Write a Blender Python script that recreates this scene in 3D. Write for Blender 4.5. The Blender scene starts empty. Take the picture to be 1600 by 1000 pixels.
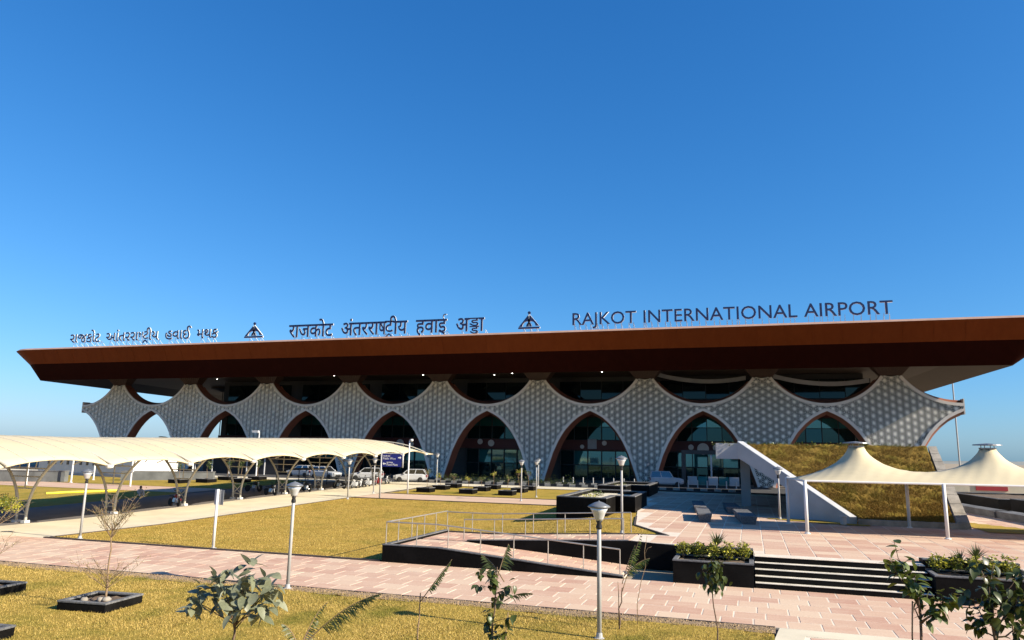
import bpy, bmesh, math, random
import numpy as np
from mathutils import Vector, Matrix, Euler
R = math.radians
rng = random.Random(7)
nrng = np.random.default_rng(7)
scene = bpy.context.scene
col = scene.collection

# ------------------------------------------------------------------ camera, sky, sun, exposure
# world axes: X runs along the terminal front, Y away from the viewer towards it, Z up
CA, SA = 0.95128, -0.30832
def rot(v):                       # calibrated camera axes -> world axes
    return Vector((v[0]*CA + v[1]*SA, -v[0]*SA + v[1]*CA, v[2]))
fw = rot((0.0, 0.98391986, 0.17861048))
rt = rot((0.99982117, -0.00337774, 0.01860712))
up = rot((-0.01891122, -0.17857854, 0.98374391))
cam = bpy.data.cameras.new('camera')
cam.sensor_width = 36.0
cam.lens = 36.0*1140.71/1600.0
cam.clip_start = 0.1
cam.clip_end = 12000
camo = bpy.data.objects.new('camera', cam)
col.objects.link(camo)
M = Matrix((rt, up, -fw)).transposed().to_4x4()
M.translation = Vector((0, 0, 4.75))
camo.matrix_world = M
scene.camera = camo

SUN_EL = R(29.0)
SUN_AZ = (0.9925, -0.122)         # horizontal direction towards the sun
world = bpy.data.worlds.new('World')
scene.world = world
world.use_nodes = True
wn = world.node_tree
wn.nodes.clear()
wo = wn.nodes.new('ShaderNodeOutputWorld')
bg = wn.nodes.new('ShaderNodeBackground')
sky = wn.nodes.new('ShaderNodeTexSky')
sky.sky_type = 'NISHITA'
sky.sun_disc = False
sky.sun_elevation = SUN_EL
sky.sun_rotation = math.atan2(SUN_AZ[0], SUN_AZ[1])
sky.altitude = 0.0
sky.air_density = 1.0
sky.dust_density = 0.6
sky.ozone_density = 3.0
bg.inputs['Strength'].default_value = 0.1
EXPO = 1.10
# camera-style colour response of the sky, the same in every direction: per-channel power and gain
sp = wn.nodes.new('ShaderNodeSeparateColor'); cb = wn.nodes.new('ShaderNodeCombineColor')
wn.links.new(sky.outputs[0], sp.inputs[0])
for i, (pw, gain) in enumerate(((1.45, 1.08), (0.96, 1.13), (0.78, 1.48))):
    k = gain*0.1**(pw-1.0)/2**EXPO
    p_ = wn.nodes.new('ShaderNodeMath'); p_.operation = 'POWER'; p_.inputs[1].default_value = pw
    q_ = wn.nodes.new('ShaderNodeMath'); q_.operation = 'MULTIPLY'; q_.inputs[1].default_value = k
    wn.links.new(sp.outputs[i], p_.inputs[0]); wn.links.new(p_.outputs[0], q_.inputs[0]); wn.links.new(q_.outputs[0], cb.inputs[i])
wn.links.new(cb.outputs[0], bg.inputs[0])
wn.links.new(bg.outputs[0], wo.inputs[0])

sl = bpy.data.lights.new('sun', 'SUN')
sl.energy = 5.0
sl.angle = R(0.53)
sl.color = (1.0, 0.90, 0.74)
so = bpy.data.objects.new('sun', sl)
col.objects.link(so)
sd = Vector((SUN_AZ[0]*math.cos(SUN_EL), SUN_AZ[1]*math.cos(SUN_EL), math.sin(SUN_EL))).normalized()
so.rotation_euler = sd.to_track_quat('Z', 'Y').to_euler()

vs = scene.view_settings
vs.view_transform = 'Standard'
vs.look = 'None'
vs.gamma = 1.0
vs.use_curve_mapping = False
vs.exposure = EXPO
scene.render.engine = 'CYCLES'
scene.cycles.max_bounces = 6
scene.cycles.use_denoising = True

# ------------------------------------------------------------------ helpers
def tag(o, label=None, cat=None, group=None, kind=None):
    if label: o['label'] = label
    if cat: o['category'] = cat
    if group: o['group'] = group
    if kind: o['kind'] = kind
    return o

def empty(name, loc=(0, 0, 0), rz=0.0, label=None, cat=None, group=None):
    o = bpy.data.objects.new(name, None)
    o.empty_display_size = 0.2
    o.location = loc
    o.rotation_euler = (0, 0, rz)
    col.objects.link(o)
    return tag(o, label, cat, group)

def link(name, me, parent=None, loc=None, rot=None, scale=None):
    o = bpy.data.objects.new(name, me)
    col.objects.link(o)
    if parent is not None: o.parent = parent
    if loc is not None: o.location = loc
    if rot is not None: o.rotation_euler = rot
    if scale is not None: o.scale = scale
    return o

class MB:
    """collects faces, builds ONE mesh"""
    def __init__(s): s.v = []; s.f = []; s.mi = []; s.cur = 0; s.sm = []; s.smooth = False
    def add(s, vs, fs):
        n = len(s.v); s.v += [tuple(p) for p in vs]
        for f in fs:
            s.f.append(tuple(i+n for i in f)); s.mi.append(s.cur); s.sm.append(s.smooth)
        return s
    def box(s, x0, x1, y0, y1, z0, z1):
        v = [(x0,y0,z0),(x1,y0,z0),(x1,y1,z0),(x0,y1,z0),(x0,y0,z1),(x1,y0,z1),(x1,y1,z1),(x0,y1,z1)]
        return s.add(v, [(3,2,1,0),(4,5,6,7),(0,1,5,4),(1,2,6,5),(2,3,7,6),(3,0,4,7)])
    def hexa(s, b, t):            # 4 bottom points, 4 top points
        return s.add(list(b)+list(t), [(3,2,1,0),(4,5,6,7),(0,1,5,4),(1,2,6,5),(2,3,7,6),(3,0,4,7)])
    def bevbox(s, x0, x1, y0, y1, z0, z1, c=0.02):
        # box with chamfered top edges
        v = [(x0,y0,z0),(x1,y0,z0),(x1,y1,z0),(x0,y1,z0),
             (x0,y0,z1-c),(x1,y0,z1-c),(x1,y1,z1-c),(x0,y1,z1-c),
             (x0+c,y0+c,z1),(x1-c,y0+c,z1),(x1-c,y1-c,z1),(x0+c,y1-c,z1)]
        return s.add(v, [(0,1,5,4),(1,2,6,5),(2,3,7,6),(3,0,4,7),(4,5,9,8),(5,6,10,9),(6,7,11,10),(7,4,8,11),(8,9,10,11),(3,2,1,0)])
    def bar(s, p, q, r, n=6, r2=None, cap=True):
        p = Vector(p); q = Vector(q); d = (q-p)
        if d.length < 1e-6: return s
        d.normalize()
        a = Vector((0,0,1)) if abs(d.z) < 0.9 else Vector((1,0,0))
        e = d.cross(a).normalized(); g = d.cross(e)
        r2 = r if r2 is None else r2
        vs = []
        for k in range(n):
            t = 2*math.pi*(k+0.5)/n
            vs.append(p + (e*math.cos(t)+g*math.sin(t))*r)
        for k in range(n):
            t = 2*math.pi*(k+0.5)/n
            vs.append(q + (e*math.cos(t)+g*math.sin(t))*r2)
        fs = [(k,(k+1)%n,n+(k+1)%n,n+k) for k in range(n)]
        if cap: fs += [tuple(range(n-1,-1,-1)), tuple(range(n,2*n))]
        return s.add(vs, fs)
    def tube(s, pts, r, n=6, r2=None):
        N = len(pts); pts = [Vector(p) for p in pts]; vs = []
        ref = None
        for i, p in enumerate(pts):
            d = (pts[min(i+1,N-1)]-pts[max(i-1,0)]).normalized()
            if ref is None:
                a = Vector((0,0,1)) if abs(d.z) < 0.9 else Vector((1,0,0))
                ref = d.cross(a).normalized()
            e = (ref - d*ref.dot(d)).normalized(); ref = e
            g = d.cross(e)
            rr = r if r2 is None else r+(r2-r)*i/(N-1)
            for k in range(n):
                t = 2*math.pi*k/n
                vs.append(p+(e*math.cos(t)+g*math.sin(t))*rr)
        fs = [(i*n+k, i*n+(k+1)%n, (i+1)*n+(k+1)%n, (i+1)*n+k) for i in range(N-1) for k in range(n)]
        fs += [tuple(range(n-1,-1,-1)), tuple(range((N-1)*n, N*n))]
        return s.add(vs, fs)
    def lathe(s, c, prof, n=16, axis='Z'):
        vs = []
        for (r, h) in prof:
            for k in range(n):
                t = 2*math.pi*k/n
                a, b = r*math.cos(t), r*math.sin(t)
                if axis == 'Z': vs.append((c[0]+a, c[1]+b, c[2]+h))
                elif axis == 'Y': vs.append((c[0]+a, c[1]+h, c[2]+b))
                else: vs.append((c[0]+h, c[1]+a, c[2]+b))
        m = len(prof)
        fs = [(i*n+k, i*n+(k+1)%n, (i+1)*n+(k+1)%n, (i+1)*n+k) for i in range(m-1) for k in range(n)]
        if prof[0][0] > 1e-4: fs.append(tuple(range(n-1,-1,-1)))
        if prof[-1][0] > 1e-4: fs.append(tuple(range((m-1)*n, m*n)))
        return s.add(vs, fs)
    def prism(s, poly, y0, y1, axis='Y'):
        # poly in (x,z); extruded along y (or in (y,z) along x)
        n = len(poly)
        if axis == 'Y': vs = [(p[0],y0,p[1]) for p in poly]+[(p[0],y1,p[1]) for p in poly]
        elif axis == 'X': vs = [(y0,p[0],p[1]) for p in poly]+[(y1,p[0],p[1]) for p in poly]
        else: vs = [(p[0],p[1],y0) for p in poly]+[(p[0],p[1],y1) for p in poly]
        fs = [(k,(k+1)%n,n+(k+1)%n,n+k) for k in range(n)]
        fs += [tuple(range(n-1,-1,-1)), tuple(range(n,2*n))]
        return s.add(vs, fs)
    def build(s, name, mats, parent=None, loc=None, rot=None, fix=True):
        me = s.mesh(name, mats, fix)
        return link(name, me, parent, loc, rot)
    def mesh(s, name, mats, fix=True):
        me = bpy.data.meshes.new(name)
        me.from_pydata(s.v, [], s.f)
        if not isinstance(mats, (list, tuple)): mats = [mats]
        for m in mats: me.materials.append(m)
        me.polygons.foreach_set('material_index', s.mi)
        me.polygons.foreach_set('use_smooth', s.sm)
        if fix and len(s.f) < 60000:
            bm = bmesh.new(); bm.from_mesh(me)
            bmesh.ops.recalc_face_normals(bm, faces=bm.faces)
            bm.to_mesh(me); bm.free()
        me.update()
        return me

def copy_tree(o, parent=None):
    c = o.copy(); col.objects.link(c)
    if parent is not None: c.parent = parent
    for ch in list(o.children): copy_tree(ch, c)
    return c

def zl(y):                        # the ground rises gently from the near path to the road
    return min(max(0.021*(y-38.0), 0.0), 1.0)
P = 1.0                           # level of the upper plaza

# ------------------------------------------------------------------ materials
def nt(name):
    m = bpy.data.materials.new(name); m.use_nodes = True
    t = m.node_tree; b = t.nodes['Principled BSDF']
    return m, t, b
def node(t, typ, **kw):
    n = t.nodes.new(typ)
    for k, v in kw.items(): setattr(n, k, v)
    return n
def ramp(t, fac, stops):
    r = t.nodes.new('ShaderNodeValToRGB'); e = r.color_ramp.elements
    while len(e) < len(stops): e.new(0.5)
    for i, (p, c) in enumerate(stops):
        e[i].position = p; e[i].color = (c[0], c[1], c[2], 1)
    t.links.new(fac, r.inputs[0]); return r.outputs[0]
def coords(t, kind='Object', scale=(1,1,1)):
    c = t.nodes.new('ShaderNodeTexCoord'); m = t.nodes.new('ShaderNodeMapping')
    m.inputs['Scale'].default_value = scale
    t.links.new(c.outputs[kind], m.inputs[0]); return m.outputs[0]
def worldpos(t, scale=(1,1,1)):
    c = t.nodes.new('ShaderNodeNewGeometry'); m = t.nodes.new('ShaderNodeMapping')
    m.inputs['Scale'].default_value = scale
    t.links.new(c.outputs['Position'], m.inputs[0]); return m.outputs[0]
def noise(t, vec, scale, detail=4, rough=0.55):
    n = t.nodes.new('ShaderNodeTexNoise')
    n.inputs['Scale'].default_value = scale; n.inputs['Detail'].default_value = detail
    n.inputs['Roughness'].default_value = rough
    t.links.new(vec, n.inputs['Vector']); return n.outputs['Fac']
def mix(t, fac, a, b, blend='MIX'):
    n = t.nodes.new('ShaderNodeMix'); n.data_type = 'RGBA'; n.blend_type = blend
    def put(i, v):
        if hasattr(v, 'is_output') or isinstance(v, bpy.types.NodeSocket): t.links.new(v, n.inputs[i])
        elif isinstance(v, (int, float)): n.inputs[i].default_value = v
        else: n.inputs[i].default_value = (v[0], v[1], v[2], 1)
    put(0, fac); put(6, a); put(7, b)
    return n.outputs[2]
def bump(t, b, h, strength=0.3, dist=0.02):
    n = t.nodes.new('ShaderNodeBump'); n.inputs['Strength'].default_value = strength
    n.inputs['Distance'].default_value = dist
    t.links.new(h, n.inputs['Height']); t.links.new(n.outputs[0], b.inputs['Normal'])
def simple(name, c, rough=0.6, var=0.12, scale=3.0, metal=0.0, bmp=0.0, spec=0.5, space='Object'):
    """a plain coat with uneven wear"""
    m, t, b = nt(name)
    v = coords(t) if space == 'Object' else worldpos(t)
    n1 = noise(t, v, scale, 5)
    lo = [x*(1-var) for x in c]; hi = [min(1, x*(1+var)) for x in c]
    t.links.new(ramp(t, n1, [(0.3, lo), (0.7, hi)]), b.inputs['Base Color'])
    b.inputs['Roughness'].default_value = rough; b.inputs['Metallic'].default_value = metal
    b.inputs['Specular IOR Level'].default_value = spec
    if bmp: bump(t, b, noise(t, v, scale*8, 4), bmp, 0.02)
    return m

MAT = {}
# dry lawn
def lawn_mat(name, gold, straw, green, gscale=0.35, glo=0.52, ghi=0.72):
    m, t, b = nt(name)
    v = worldpos(t)
    fine = noise(t, v, 9.0, 6, 0.7); med = noise(t, v, 1.3, 5, 0.6); big = noise(t, v, gscale, 4, 0.55)
    c = mix(t, ramp(t, fine, [(0.3, (0,0,0)), (0.7, (1,1,1))]), gold, straw)
    c = mix(t, ramp(t, med, [(0.45, (0,0,0)), (0.8, (0.6,0.6,0.6))]), c, [g*0.62 for g in gold])
    c = mix(t, ramp(t, big, [(glo, (0,0,0)), (ghi, (0.8,0.8,0.8))]), c, green)
    t.links.new(c, b.inputs['Base Color'])
    b.inputs['Roughness'].default_value = 0.95; b.inputs['Specular IOR Level'].default_value = 0.1
    bump(t, b, fine, 0.8, 0.05)
    return m
MAT['lawn'] = lawn_mat('dry_lawn', (0.36,0.225,0.038), (0.56,0.375,0.075), (0.27,0.215,0.03))
MAT['lawn_near'] = lawn_mat('dry_lawn_near', (0.31,0.215,0.035), (0.53,0.375,0.08), (0.15,0.15,0.018), 0.5, 0.50, 0.66)
MAT['lawn_back'] = lawn_mat('dry_lawn_back', (0.36,0.245,0.04), (0.48,0.345,0.075), (0.21,0.195,0.025), 0.3)
def blade_mat(name, a, b2, c3):
    m, t, b = nt(name)
    at = node(t, 'ShaderNodeAttribute', attribute_name='rnd')
    v = worldpos(t)
    big = noise(t, v, 0.5, 4, 0.55)
    c = ramp(t, at.outputs['Fac'], [(0.0, a), (0.6, b2), (1.0, [x*1.15 for x in b2])])
    c = mix(t, ramp(t, big, [(0.48, (0,0,0)), (0.68, (0.85,0.85,0.85))]), c, c3)
    t.links.new(c, b.inputs['Base Color']); b.inputs['Roughness'].default_value = 0.8
    b.inputs['Specular IOR Level'].default_value = 0.2
    return m
MAT['blade'] = blade_mat('grass_blades', (0.21,0.135,0.026), (0.57,0.41,0.125), (0.21,0.185,0.028))
MAT['berm'] = lawn_mat('berm_grass', (0.24,0.145,0.03), (0.34,0.225,0.05), (0.24,0.19,0.03), 1.1, 0.45, 0.62)
MAT['berm_blade'] = blade_mat('berm_blades', (0.10,0.058,0.012), (0.44,0.285,0.07), (0.27,0.22,0.035))
MAT['soil_edge'] = simple('pebbly_soil', (0.33,0.225,0.125), 0.95, 0.55, 9.0, bmp=0.9, space='W')
MAT['earth'] = simple('dry_earth', (0.33,0.26,0.17), 0.95, 0.3, 0.12, bmp=0.3, space='W')
MAT['hill'] = simple('far_hill', (0.24,0.25,0.22), 0.95, 0.2, 0.01, space='W')
MAT['soil'] = simple('planter_soil', (0.14,0.095,0.06), 0.95, 0.45, 6.0, bmp=0.8)

def slab_mat():
    m, t, b = nt('pink_sandstone')
    oi = node(t, 'ShaderNodeObjectInfo'); at = node(t, 'ShaderNodeAttribute', attribute_name='rnd')
    ad = node(t, 'ShaderNodeMath', operation='ADD'); fr = node(t, 'ShaderNodeMath', operation='FRACT')
    t.links.new(oi.outputs['Random'], ad.inputs[0]); t.links.new(at.outputs['Fac'], ad.inputs[1]); t.links.new(ad.outputs[0], fr.inputs[0])
    base = ramp(t, fr.outputs[0], [(0.0,(0.50,0.245,0.16)), (0.25,(0.58,0.325,0.215)), (0.6,(0.65,0.42,0.28)), (0.85,(0.74,0.55,0.375)), (1.0,(0.54,0.28,0.185))])
    v = worldpos(t, (0.6, 2.2, 1)); n1 = noise(t, v, 1.1, 6, 0.65)
    v2 = worldpos(t); n2 = noise(t, v2, 0.13, 3, 0.5)
    c = mix(t, ramp(t, n1, [(0.42,(0,0,0)), (0.75,(0.5,0.5,0.5))]), base, (0.76,0.60,0.42))
    c = mix(t, ramp(t, n2, [(0.45,(0,0,0)), (0.70,(0.38,0.38,0.38))]), c, (0.75,0.59,0.43))
    n3 = noise(t, v2, 14.0, 4, 0.7)
    c = mix(t, 0.22, c, ramp(t, n3, [(0.3,(0.42,0.29,0.22)), (0.7,(0.85,0.68,0.55))]))
    t.links.new(c, b.inputs['Base Color']); b.inputs['Roughness'].default_value = 0.8
    b.inputs['Specular IOR Level'].default_value = 0.25
    bump(t, b, n3, 0.25, 0.01)
    return m
MAT['slab'] = slab_mat()
MAT['mortar'] = simple('pale_mortar', (0.76,0.65,0.52), 0.9, 0.15, 2.0, space='W')
MAT['cream'] = simple('cream_paving', (0.72,0.64,0.47), 0.85, 0.12, 0.5, bmp=0.15, space='W')
MAT['greypave'] = simple('grey_paving', (0.17,0.15,0.135), 0.85, 0.2, 0.6, space='W')
MAT['asphalt'] = simple('asphalt', (0.05,0.05,0.052), 0.85, 0.25, 0.8, space='W')
MAT['kerb_dark'] = simple('dark_kerb', (0.075,0.055,0.045), 0.8, 0.3, 2.0)
def granite(name, c, rough, s=16):
    m, t, b = nt(name); v = worldpos(t)
    n1 = noise(t, v, s, 6, 0.75); n2 = noise(t, v, 0.9, 4)
    cc = ramp(t, n1, [(0.35,[x*0.5 for x in c]), (0.75,[x*1.7 for x in c])])
    cc = mix(t, ramp(t, n2, [(0.45,(0,0,0)), (0.75,(0.5,0.5,0.5))]), cc, [x*2.0+0.01 for x in c])
    t.links.new(cc, b.inputs['Base Color']); b.inputs['Roughness'].default_value = rough
    b.inputs['Specular IOR Level'].default_value = 0.08
    return m
MAT['granite'] = granite('black_granite', (0.006,0.0055,0.005), 0.6)
MAT['granite_top'] = granite('flamed_granite', (0.15,0.15,0.15), 0.7)
MAT['bench'] = granite('grey_granite', (0.16,0.165,0.17), 0.65)
MAT['tread'] = simple('pale_tread', (0.74,0.68,0.56), 0.75, 0.2, 2.5)
MAT['steel'] = simple('rail_steel', (0.52,0.48,0.42), 0.35, 0.12, 3.0, metal=0.55)
MAT['white'] = simple('white_paint', (0.78,0.77,0.74), 0.5, 0.06, 2.0)
MAT['polewhite'] = simple('pole_grey_white', (0.47,0.465,0.45), 0.4, 0.1, 2.0)
MAT['wall_white'] = simple('white_render', (0.74,0.73,0.70), 0.85, 0.07, 0.7, space='W')
MAT['wall_grey'] = simple('grey_stone_wall', (0.13,0.135,0.13), 0.8, 0.35, 0.8, space='W')
MAT['concrete'] = simple('pale_concrete', (0.47,0.47,0.47), 0.85, 0.12, 0.6, bmp=0.1, space='W')
MAT['stone_edge'] = simple('berm_edge_stone', (0.36,0.32,0.26), 0.9, 0.35, 1.6, bmp=0.4, space='W')
def membrane():
    m, t, b = nt('cream_membrane')
    v = worldpos(t, (1, 0.35, 1)); n1 = noise(t, v, 0.8, 5, 0.6); n2 = noise(t, worldpos(t), 3.5, 5, 0.65)
    c = ramp(t, n1, [(0.3,(0.62,0.525,0.33)), (0.7,(0.68,0.58,0.375))])
    c = mix(t, ramp(t, n2, [(0.55,(0,0,0)), (0.8,(0.45,0.45,0.45))]), c, (0.52,0.42,0.25))
    t.links.new(c, b.inputs['Base Color']); b.inputs['Roughness'].default_value = 0.7
    return m
MAT['membrane'] = membrane()
MAT['truss'] = simple('cream_steel', (0.62,0.58,0.48), 0.5, 0.1, 2.0)
def roofmat(name, c, hi, streak=True, rough=0.5, spec=0.3):
    m, t, b = nt(name); v = worldpos(t, (1.0, 1.0, 0.05)); n1 = noise(t, v, 1.6, 5, 0.7); n2 = noise(t, worldpos(t), 0.08, 3)
    cc = ramp(t, n1, [(0.3, c), (0.75, hi)])
    cc = mix(t, ramp(t, n2, [(0.4,(0,0,0)), (0.7,(0.4,0.4,0.4))]), cc, [x*0.75 for x in c])
    t.links.new(cc, b.inputs['Base Color']); b.inputs['Roughness'].default_value = rough
    b.inputs['Specular IOR Level'].default_value = spec
    return m
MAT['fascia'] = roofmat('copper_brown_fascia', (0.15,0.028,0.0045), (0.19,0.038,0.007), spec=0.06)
MAT['underside'] = roofmat('shaded_underside', (0.020,0.0035,0.0018), (0.028,0.005,0.0025), rough=0.6, spec=0.03)  # dark brown panel; the shade under the eave is put into its colour
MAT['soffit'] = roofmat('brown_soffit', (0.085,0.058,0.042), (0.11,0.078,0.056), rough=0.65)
MAT['roof_top'] = simple('roof_rim', (0.46,0.29,0.21), 0.6, 0.1, 1.0, space='W')
MAT['reveal'] = simple('terracotta_reveal', (0.25,0.085,0.045), 0.6, 0.12, 1.0, space='W')
MAT['lattice'] = simple('grey_lattice', (0.84,0.80,0.70), 0.75, 0.10, 0.6, space='W')
MAT['trim'] = simple('pale_trim', (0.66,0.60,0.53), 0.7, 0.08, 1.0, space='W')
MAT['hole_shade'] = simple('painted_hole_shade', (0.03,0.035,0.035), 0.9, 0.2, 1.0)  # near-black colour stands in for the shade inside the lattice holes
MAT['capital'] = simple('capital_brown', (0.07,0.034,0.02), 0.6, 0.15, 1.0, space='W')
MAT['frame'] = simple('dark_frame', (0.03,0.028,0.028), 0.5, 0.2, 1.0)
MAT['band'] = simple('maroon_band', (0.11,0.022,0.018), 0.6, 0.15, 1.0, space='W')
def glassmat(name, base, tint, f):
    m, t, b = nt(name)
    t.nodes.remove(b); out = t.nodes['Material Output']
    d = node(t, 'ShaderNodeBsdfDiffuse'); g = node(t, 'ShaderNodeBsdfGlossy'); mx = node(t, 'ShaderNodeMixShader')
    d.inputs[0].default_value = (*base, 1); g.inputs[0].default_value = (*tint, 1); g.inputs['Roughness'].default_value = 0.04
    mx.inputs[0].default_value = f
    t.links.new(d.outputs[0], mx.inputs[1]); t.links.new(g.outputs[0], mx.inputs[2]); t.links.new(mx.outputs[0], out.inputs[0])
    return m
MAT['glass'] = glassmat('teal_glass', (0.006,0.02,0.02), (0.45,0.85,0.85), 0.07)
MAT['glass_teal'] = glassmat('bright_teal_glass', (0.02,0.13,0.13), (0.5,0.9,0.9), 0.16)
MAT['glass_dark'] = glassmat('dark_clerestory_glass', (0.006,0.010,0.011), (0.6,0.85,0.85), 0.035)
MAT['carglass'] = glassmat('car_glass', (0.01,0.012,0.014), (0.8,0.85,0.9), 0.18)
MAT['carwhite'] = simple('car_paint_white', (0.50,0.51,0.52), 0.25, 0.03, 1.0)
MAT['rubber'] = simple('rubber', (0.018,0.018,0.018), 0.85, 0.2, 5.0)
MAT['alloy'] = simple('alloy', (0.5,0.5,0.5), 0.35, 0.1, 4.0, metal=0.7)
MAT['black'] = simple('black_plastic', (0.015,0.015,0.016), 0.55, 0.2, 3.0)
MAT['bikered'] = simple('red_paint', (0.25,0.02,0.025), 0.35, 0.1, 3.0)
MAT['navy'] = simple('navy_letter', (0.010,0.022,0.085), 0.5, 0.08, 1.0)
MAT['lettergrey'] = simple('letter_return', (0.72,0.74,0.74), 0.5, 0.05, 1.0)
MAT['signblue'] = simple('sign_blue', (0.008,0.012,0.13), 0.4, 0.1, 2.0)
MAT['redpanel'] = simple('red_wall_panel', (0.40,0.03,0.04), 0.75, 0.15, 1.0, space='W')
MAT['yellow'] = simple('yellow_strip', (0.75,0.66,0.03), 0.6, 0.1, 2.0)
MAT['kerbwhite'] = simple('kerb_paint_pale', (0.40,0.37,0.31), 0.8, 0.2, 3.0, space='W')
MAT['lampglass'] = glassmat('lamp_bowl', (0.45,0.46,0.46), (0.9,0.9,0.9), 0.25)
MAT['lampcap'] = simple('lamp_cap_grey', (0.22,0.23,0.24), 0.4, 0.1, 3.0, metal=0.3)
MAT['bark'] = simple('bark', (0.17,0.11,0.07), 0.9, 0.3, 14.0, bmp=0.5)
MAT['twig'] = simple('twig', (0.27,0.18,0.10), 0.9, 0.25, 10.0)
def leafmat(name, c, c2, sss=True, rough=0.5):
    m, t, b = nt(name)
    oi = node(t, 'ShaderNodeObjectInfo'); at = node(t, 'ShaderNodeAttribute', attribute_name='rnd')
    ad = node(t, 'ShaderNodeMath', operation='ADD'); fr = node(t, 'ShaderNodeMath', operation='FRACT')
    t.links.new(oi.outputs['Random'], ad.inputs[0]); t.links.new(at.outputs['Fac'], ad.inputs[1]); t.links.new(ad.outputs[0], fr.inputs[0])
    cc = ramp(t, fr.outputs[0], [(0.0, c), (1.0, c2)])
    n = noise(t, worldpos(t), 25, 3)
    cc = mix(t, 0.25, cc, ramp(t, n, [(0.3,[x*0.6 for x in c]), (0.7,[x*1.3 for x in c2])]))
    t.links.new(cc, b.inputs['Base Color']); b.inputs['Roughness'].default_value = rough
    tr = node(t, 'ShaderNodeBsdfTranslucent'); t.links.new(cc, tr.inputs[0])
    mx = node(t, 'ShaderNodeMixShader'); mx.inputs[0].default_value = 0.25
    out = t.nodes['Material Output']
    t.links.new(b.outputs[0], mx.inputs[1]); t.links.new(tr.outputs[0], mx.inputs[2]); t.links.new(mx.outputs[0], out.inputs[0])
    return m
MAT['leaf_grey'] = leafmat('grey_green_leaf', (0.17,0.185,0.10), (0.34,0.35,0.22), rough=0.45)
MAT['leaf_dark'] = leafmat('dark_leaf', (0.026,0.040,0.010), (0.10,0.13,0.028), rough=0.4)
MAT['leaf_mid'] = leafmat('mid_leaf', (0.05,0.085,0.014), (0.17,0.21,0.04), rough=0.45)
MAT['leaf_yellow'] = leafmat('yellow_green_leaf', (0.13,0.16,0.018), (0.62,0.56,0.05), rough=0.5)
MAT['leaf_dry'] = leafmat('dry_leaf', (0.16,0.15,0.05), (0.30,0.25,0.10), rough=0.7)
MAT['palm'] = leafmat('palm_leaf', (0.05,0.08,0.02), (0.13,0.15,0.045), rough=0.5)
MAT['skin'] = simple('skin', (0.25,0.13,0.08), 0.6, 0.05, 4.0)
MAT['shirt'] = simple('white_shirt', (0.62,0.62,0.62), 0.85, 0.08, 6.0)
MAT['hair'] = simple('black_hair', (0.012,0.010,0.010), 0.6, 0.2, 10.0)
mm, tt, bb = nt('lit_downlight'); bb.inputs['Emission Color'].default_value = (1,0.97,0.9,1); bb.inputs['Emission Strength'].default_value = 6.0; MAT['lit'] = mm

# keep base colours at real-world reflectance for the chosen exposure
KEEP = {'grey_lattice','pale_trim','copper_brown_fascia','shaded_underside','lit_downlight','sign_blue','navy_letter'}
for mt_ in bpy.data.materials:
    if mt_.name in KEEP or not mt_.use_nodes: continue
    t_ = mt_.node_tree; b_ = t_.nodes.get('Principled BSDF')
    if b_ is None or not b_.inputs['Base Color'].is_linked: continue
    src = b_.inputs['Base Color'].links[0].from_socket
    mu = t_.nodes.new('ShaderNodeMix'); mu.data_type = 'RGBA'; mu.blend_type = 'MULTIPLY'; mu.inputs[0].default_value = 1.0
    mu.inputs[7].default_value = (0.79, 0.79, 0.79, 1)
    dst = [l.to_socket for l in t_.links if l.from_socket == src and l.to_node.bl_idname in ('ShaderNodeBsdfPrincipled', 'ShaderNodeBsdfTranslucent')]
    t_.links.new(src, mu.inputs[6])
    for d_ in dst: t_.links.new(mu.outputs[2], d_)

def set_rnd(me, vals):
    a = me.attributes.new('rnd', 'FLOAT', 'FACE'); a.data.foreach_set('value', np.asarray(vals, dtype=np.float32))

# ================================================================== SETTING
# the ground, one sheet to the horizon, following the gentle rise
ys = [-200, -20, 38, 46, 54, 62, 70, 78, 85.7, 110, 200, 500, 1500, 6000]
xs = [-6000, -800, -200, -120, -60, -34, -12, 12, 40, 80, 200, 800, 6000]
mb = MB()
gv = [(x, y, zl(y)-0.09 + (0 if y < 300 else -0.5)) for y in ys for x in xs]
nx = len(xs)
mb.add(gv, [(j*nx+i, j*nx+i+1, (j+1)*nx+i+1, (j+1)*nx+i) for j in range(len(ys)-1) for i in range(nx-1)])
tag(mb.build('ground', MAT['earth']), kind='structure')
# low hills on the horizon
def hill(name, x0, x1, y, h, seed):
    r = random.Random(seed); n = 40; vs = []; fs = []
    for i in range(n+1):
        t = i/n; e = math.sin(math.pi*t)**0.7
        zz = h*e*(0.75+0.25*math.sin(t*9+seed))*(0.95+0.1*r.random())
        x = x0+(x1-x0)*t
        vs += [(x, y-250, 0.2), (x, y, 0.3+zz), (x, y+400, 0.2)]
    for i in range(n):
        a = 3*i
        fs += [(a,a+3,a+4,a+1),(a+1,a+4,a+5,a+2)]
    m = MB(); m.smooth = True; m.add(vs, fs)
    tag(m.build(name, MAT['hill']), kind='structure')
hill('hill', 230, 1500, 1500, 17, 3)
hill('hill', -3200, -700, 2400, 14, 5)

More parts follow.
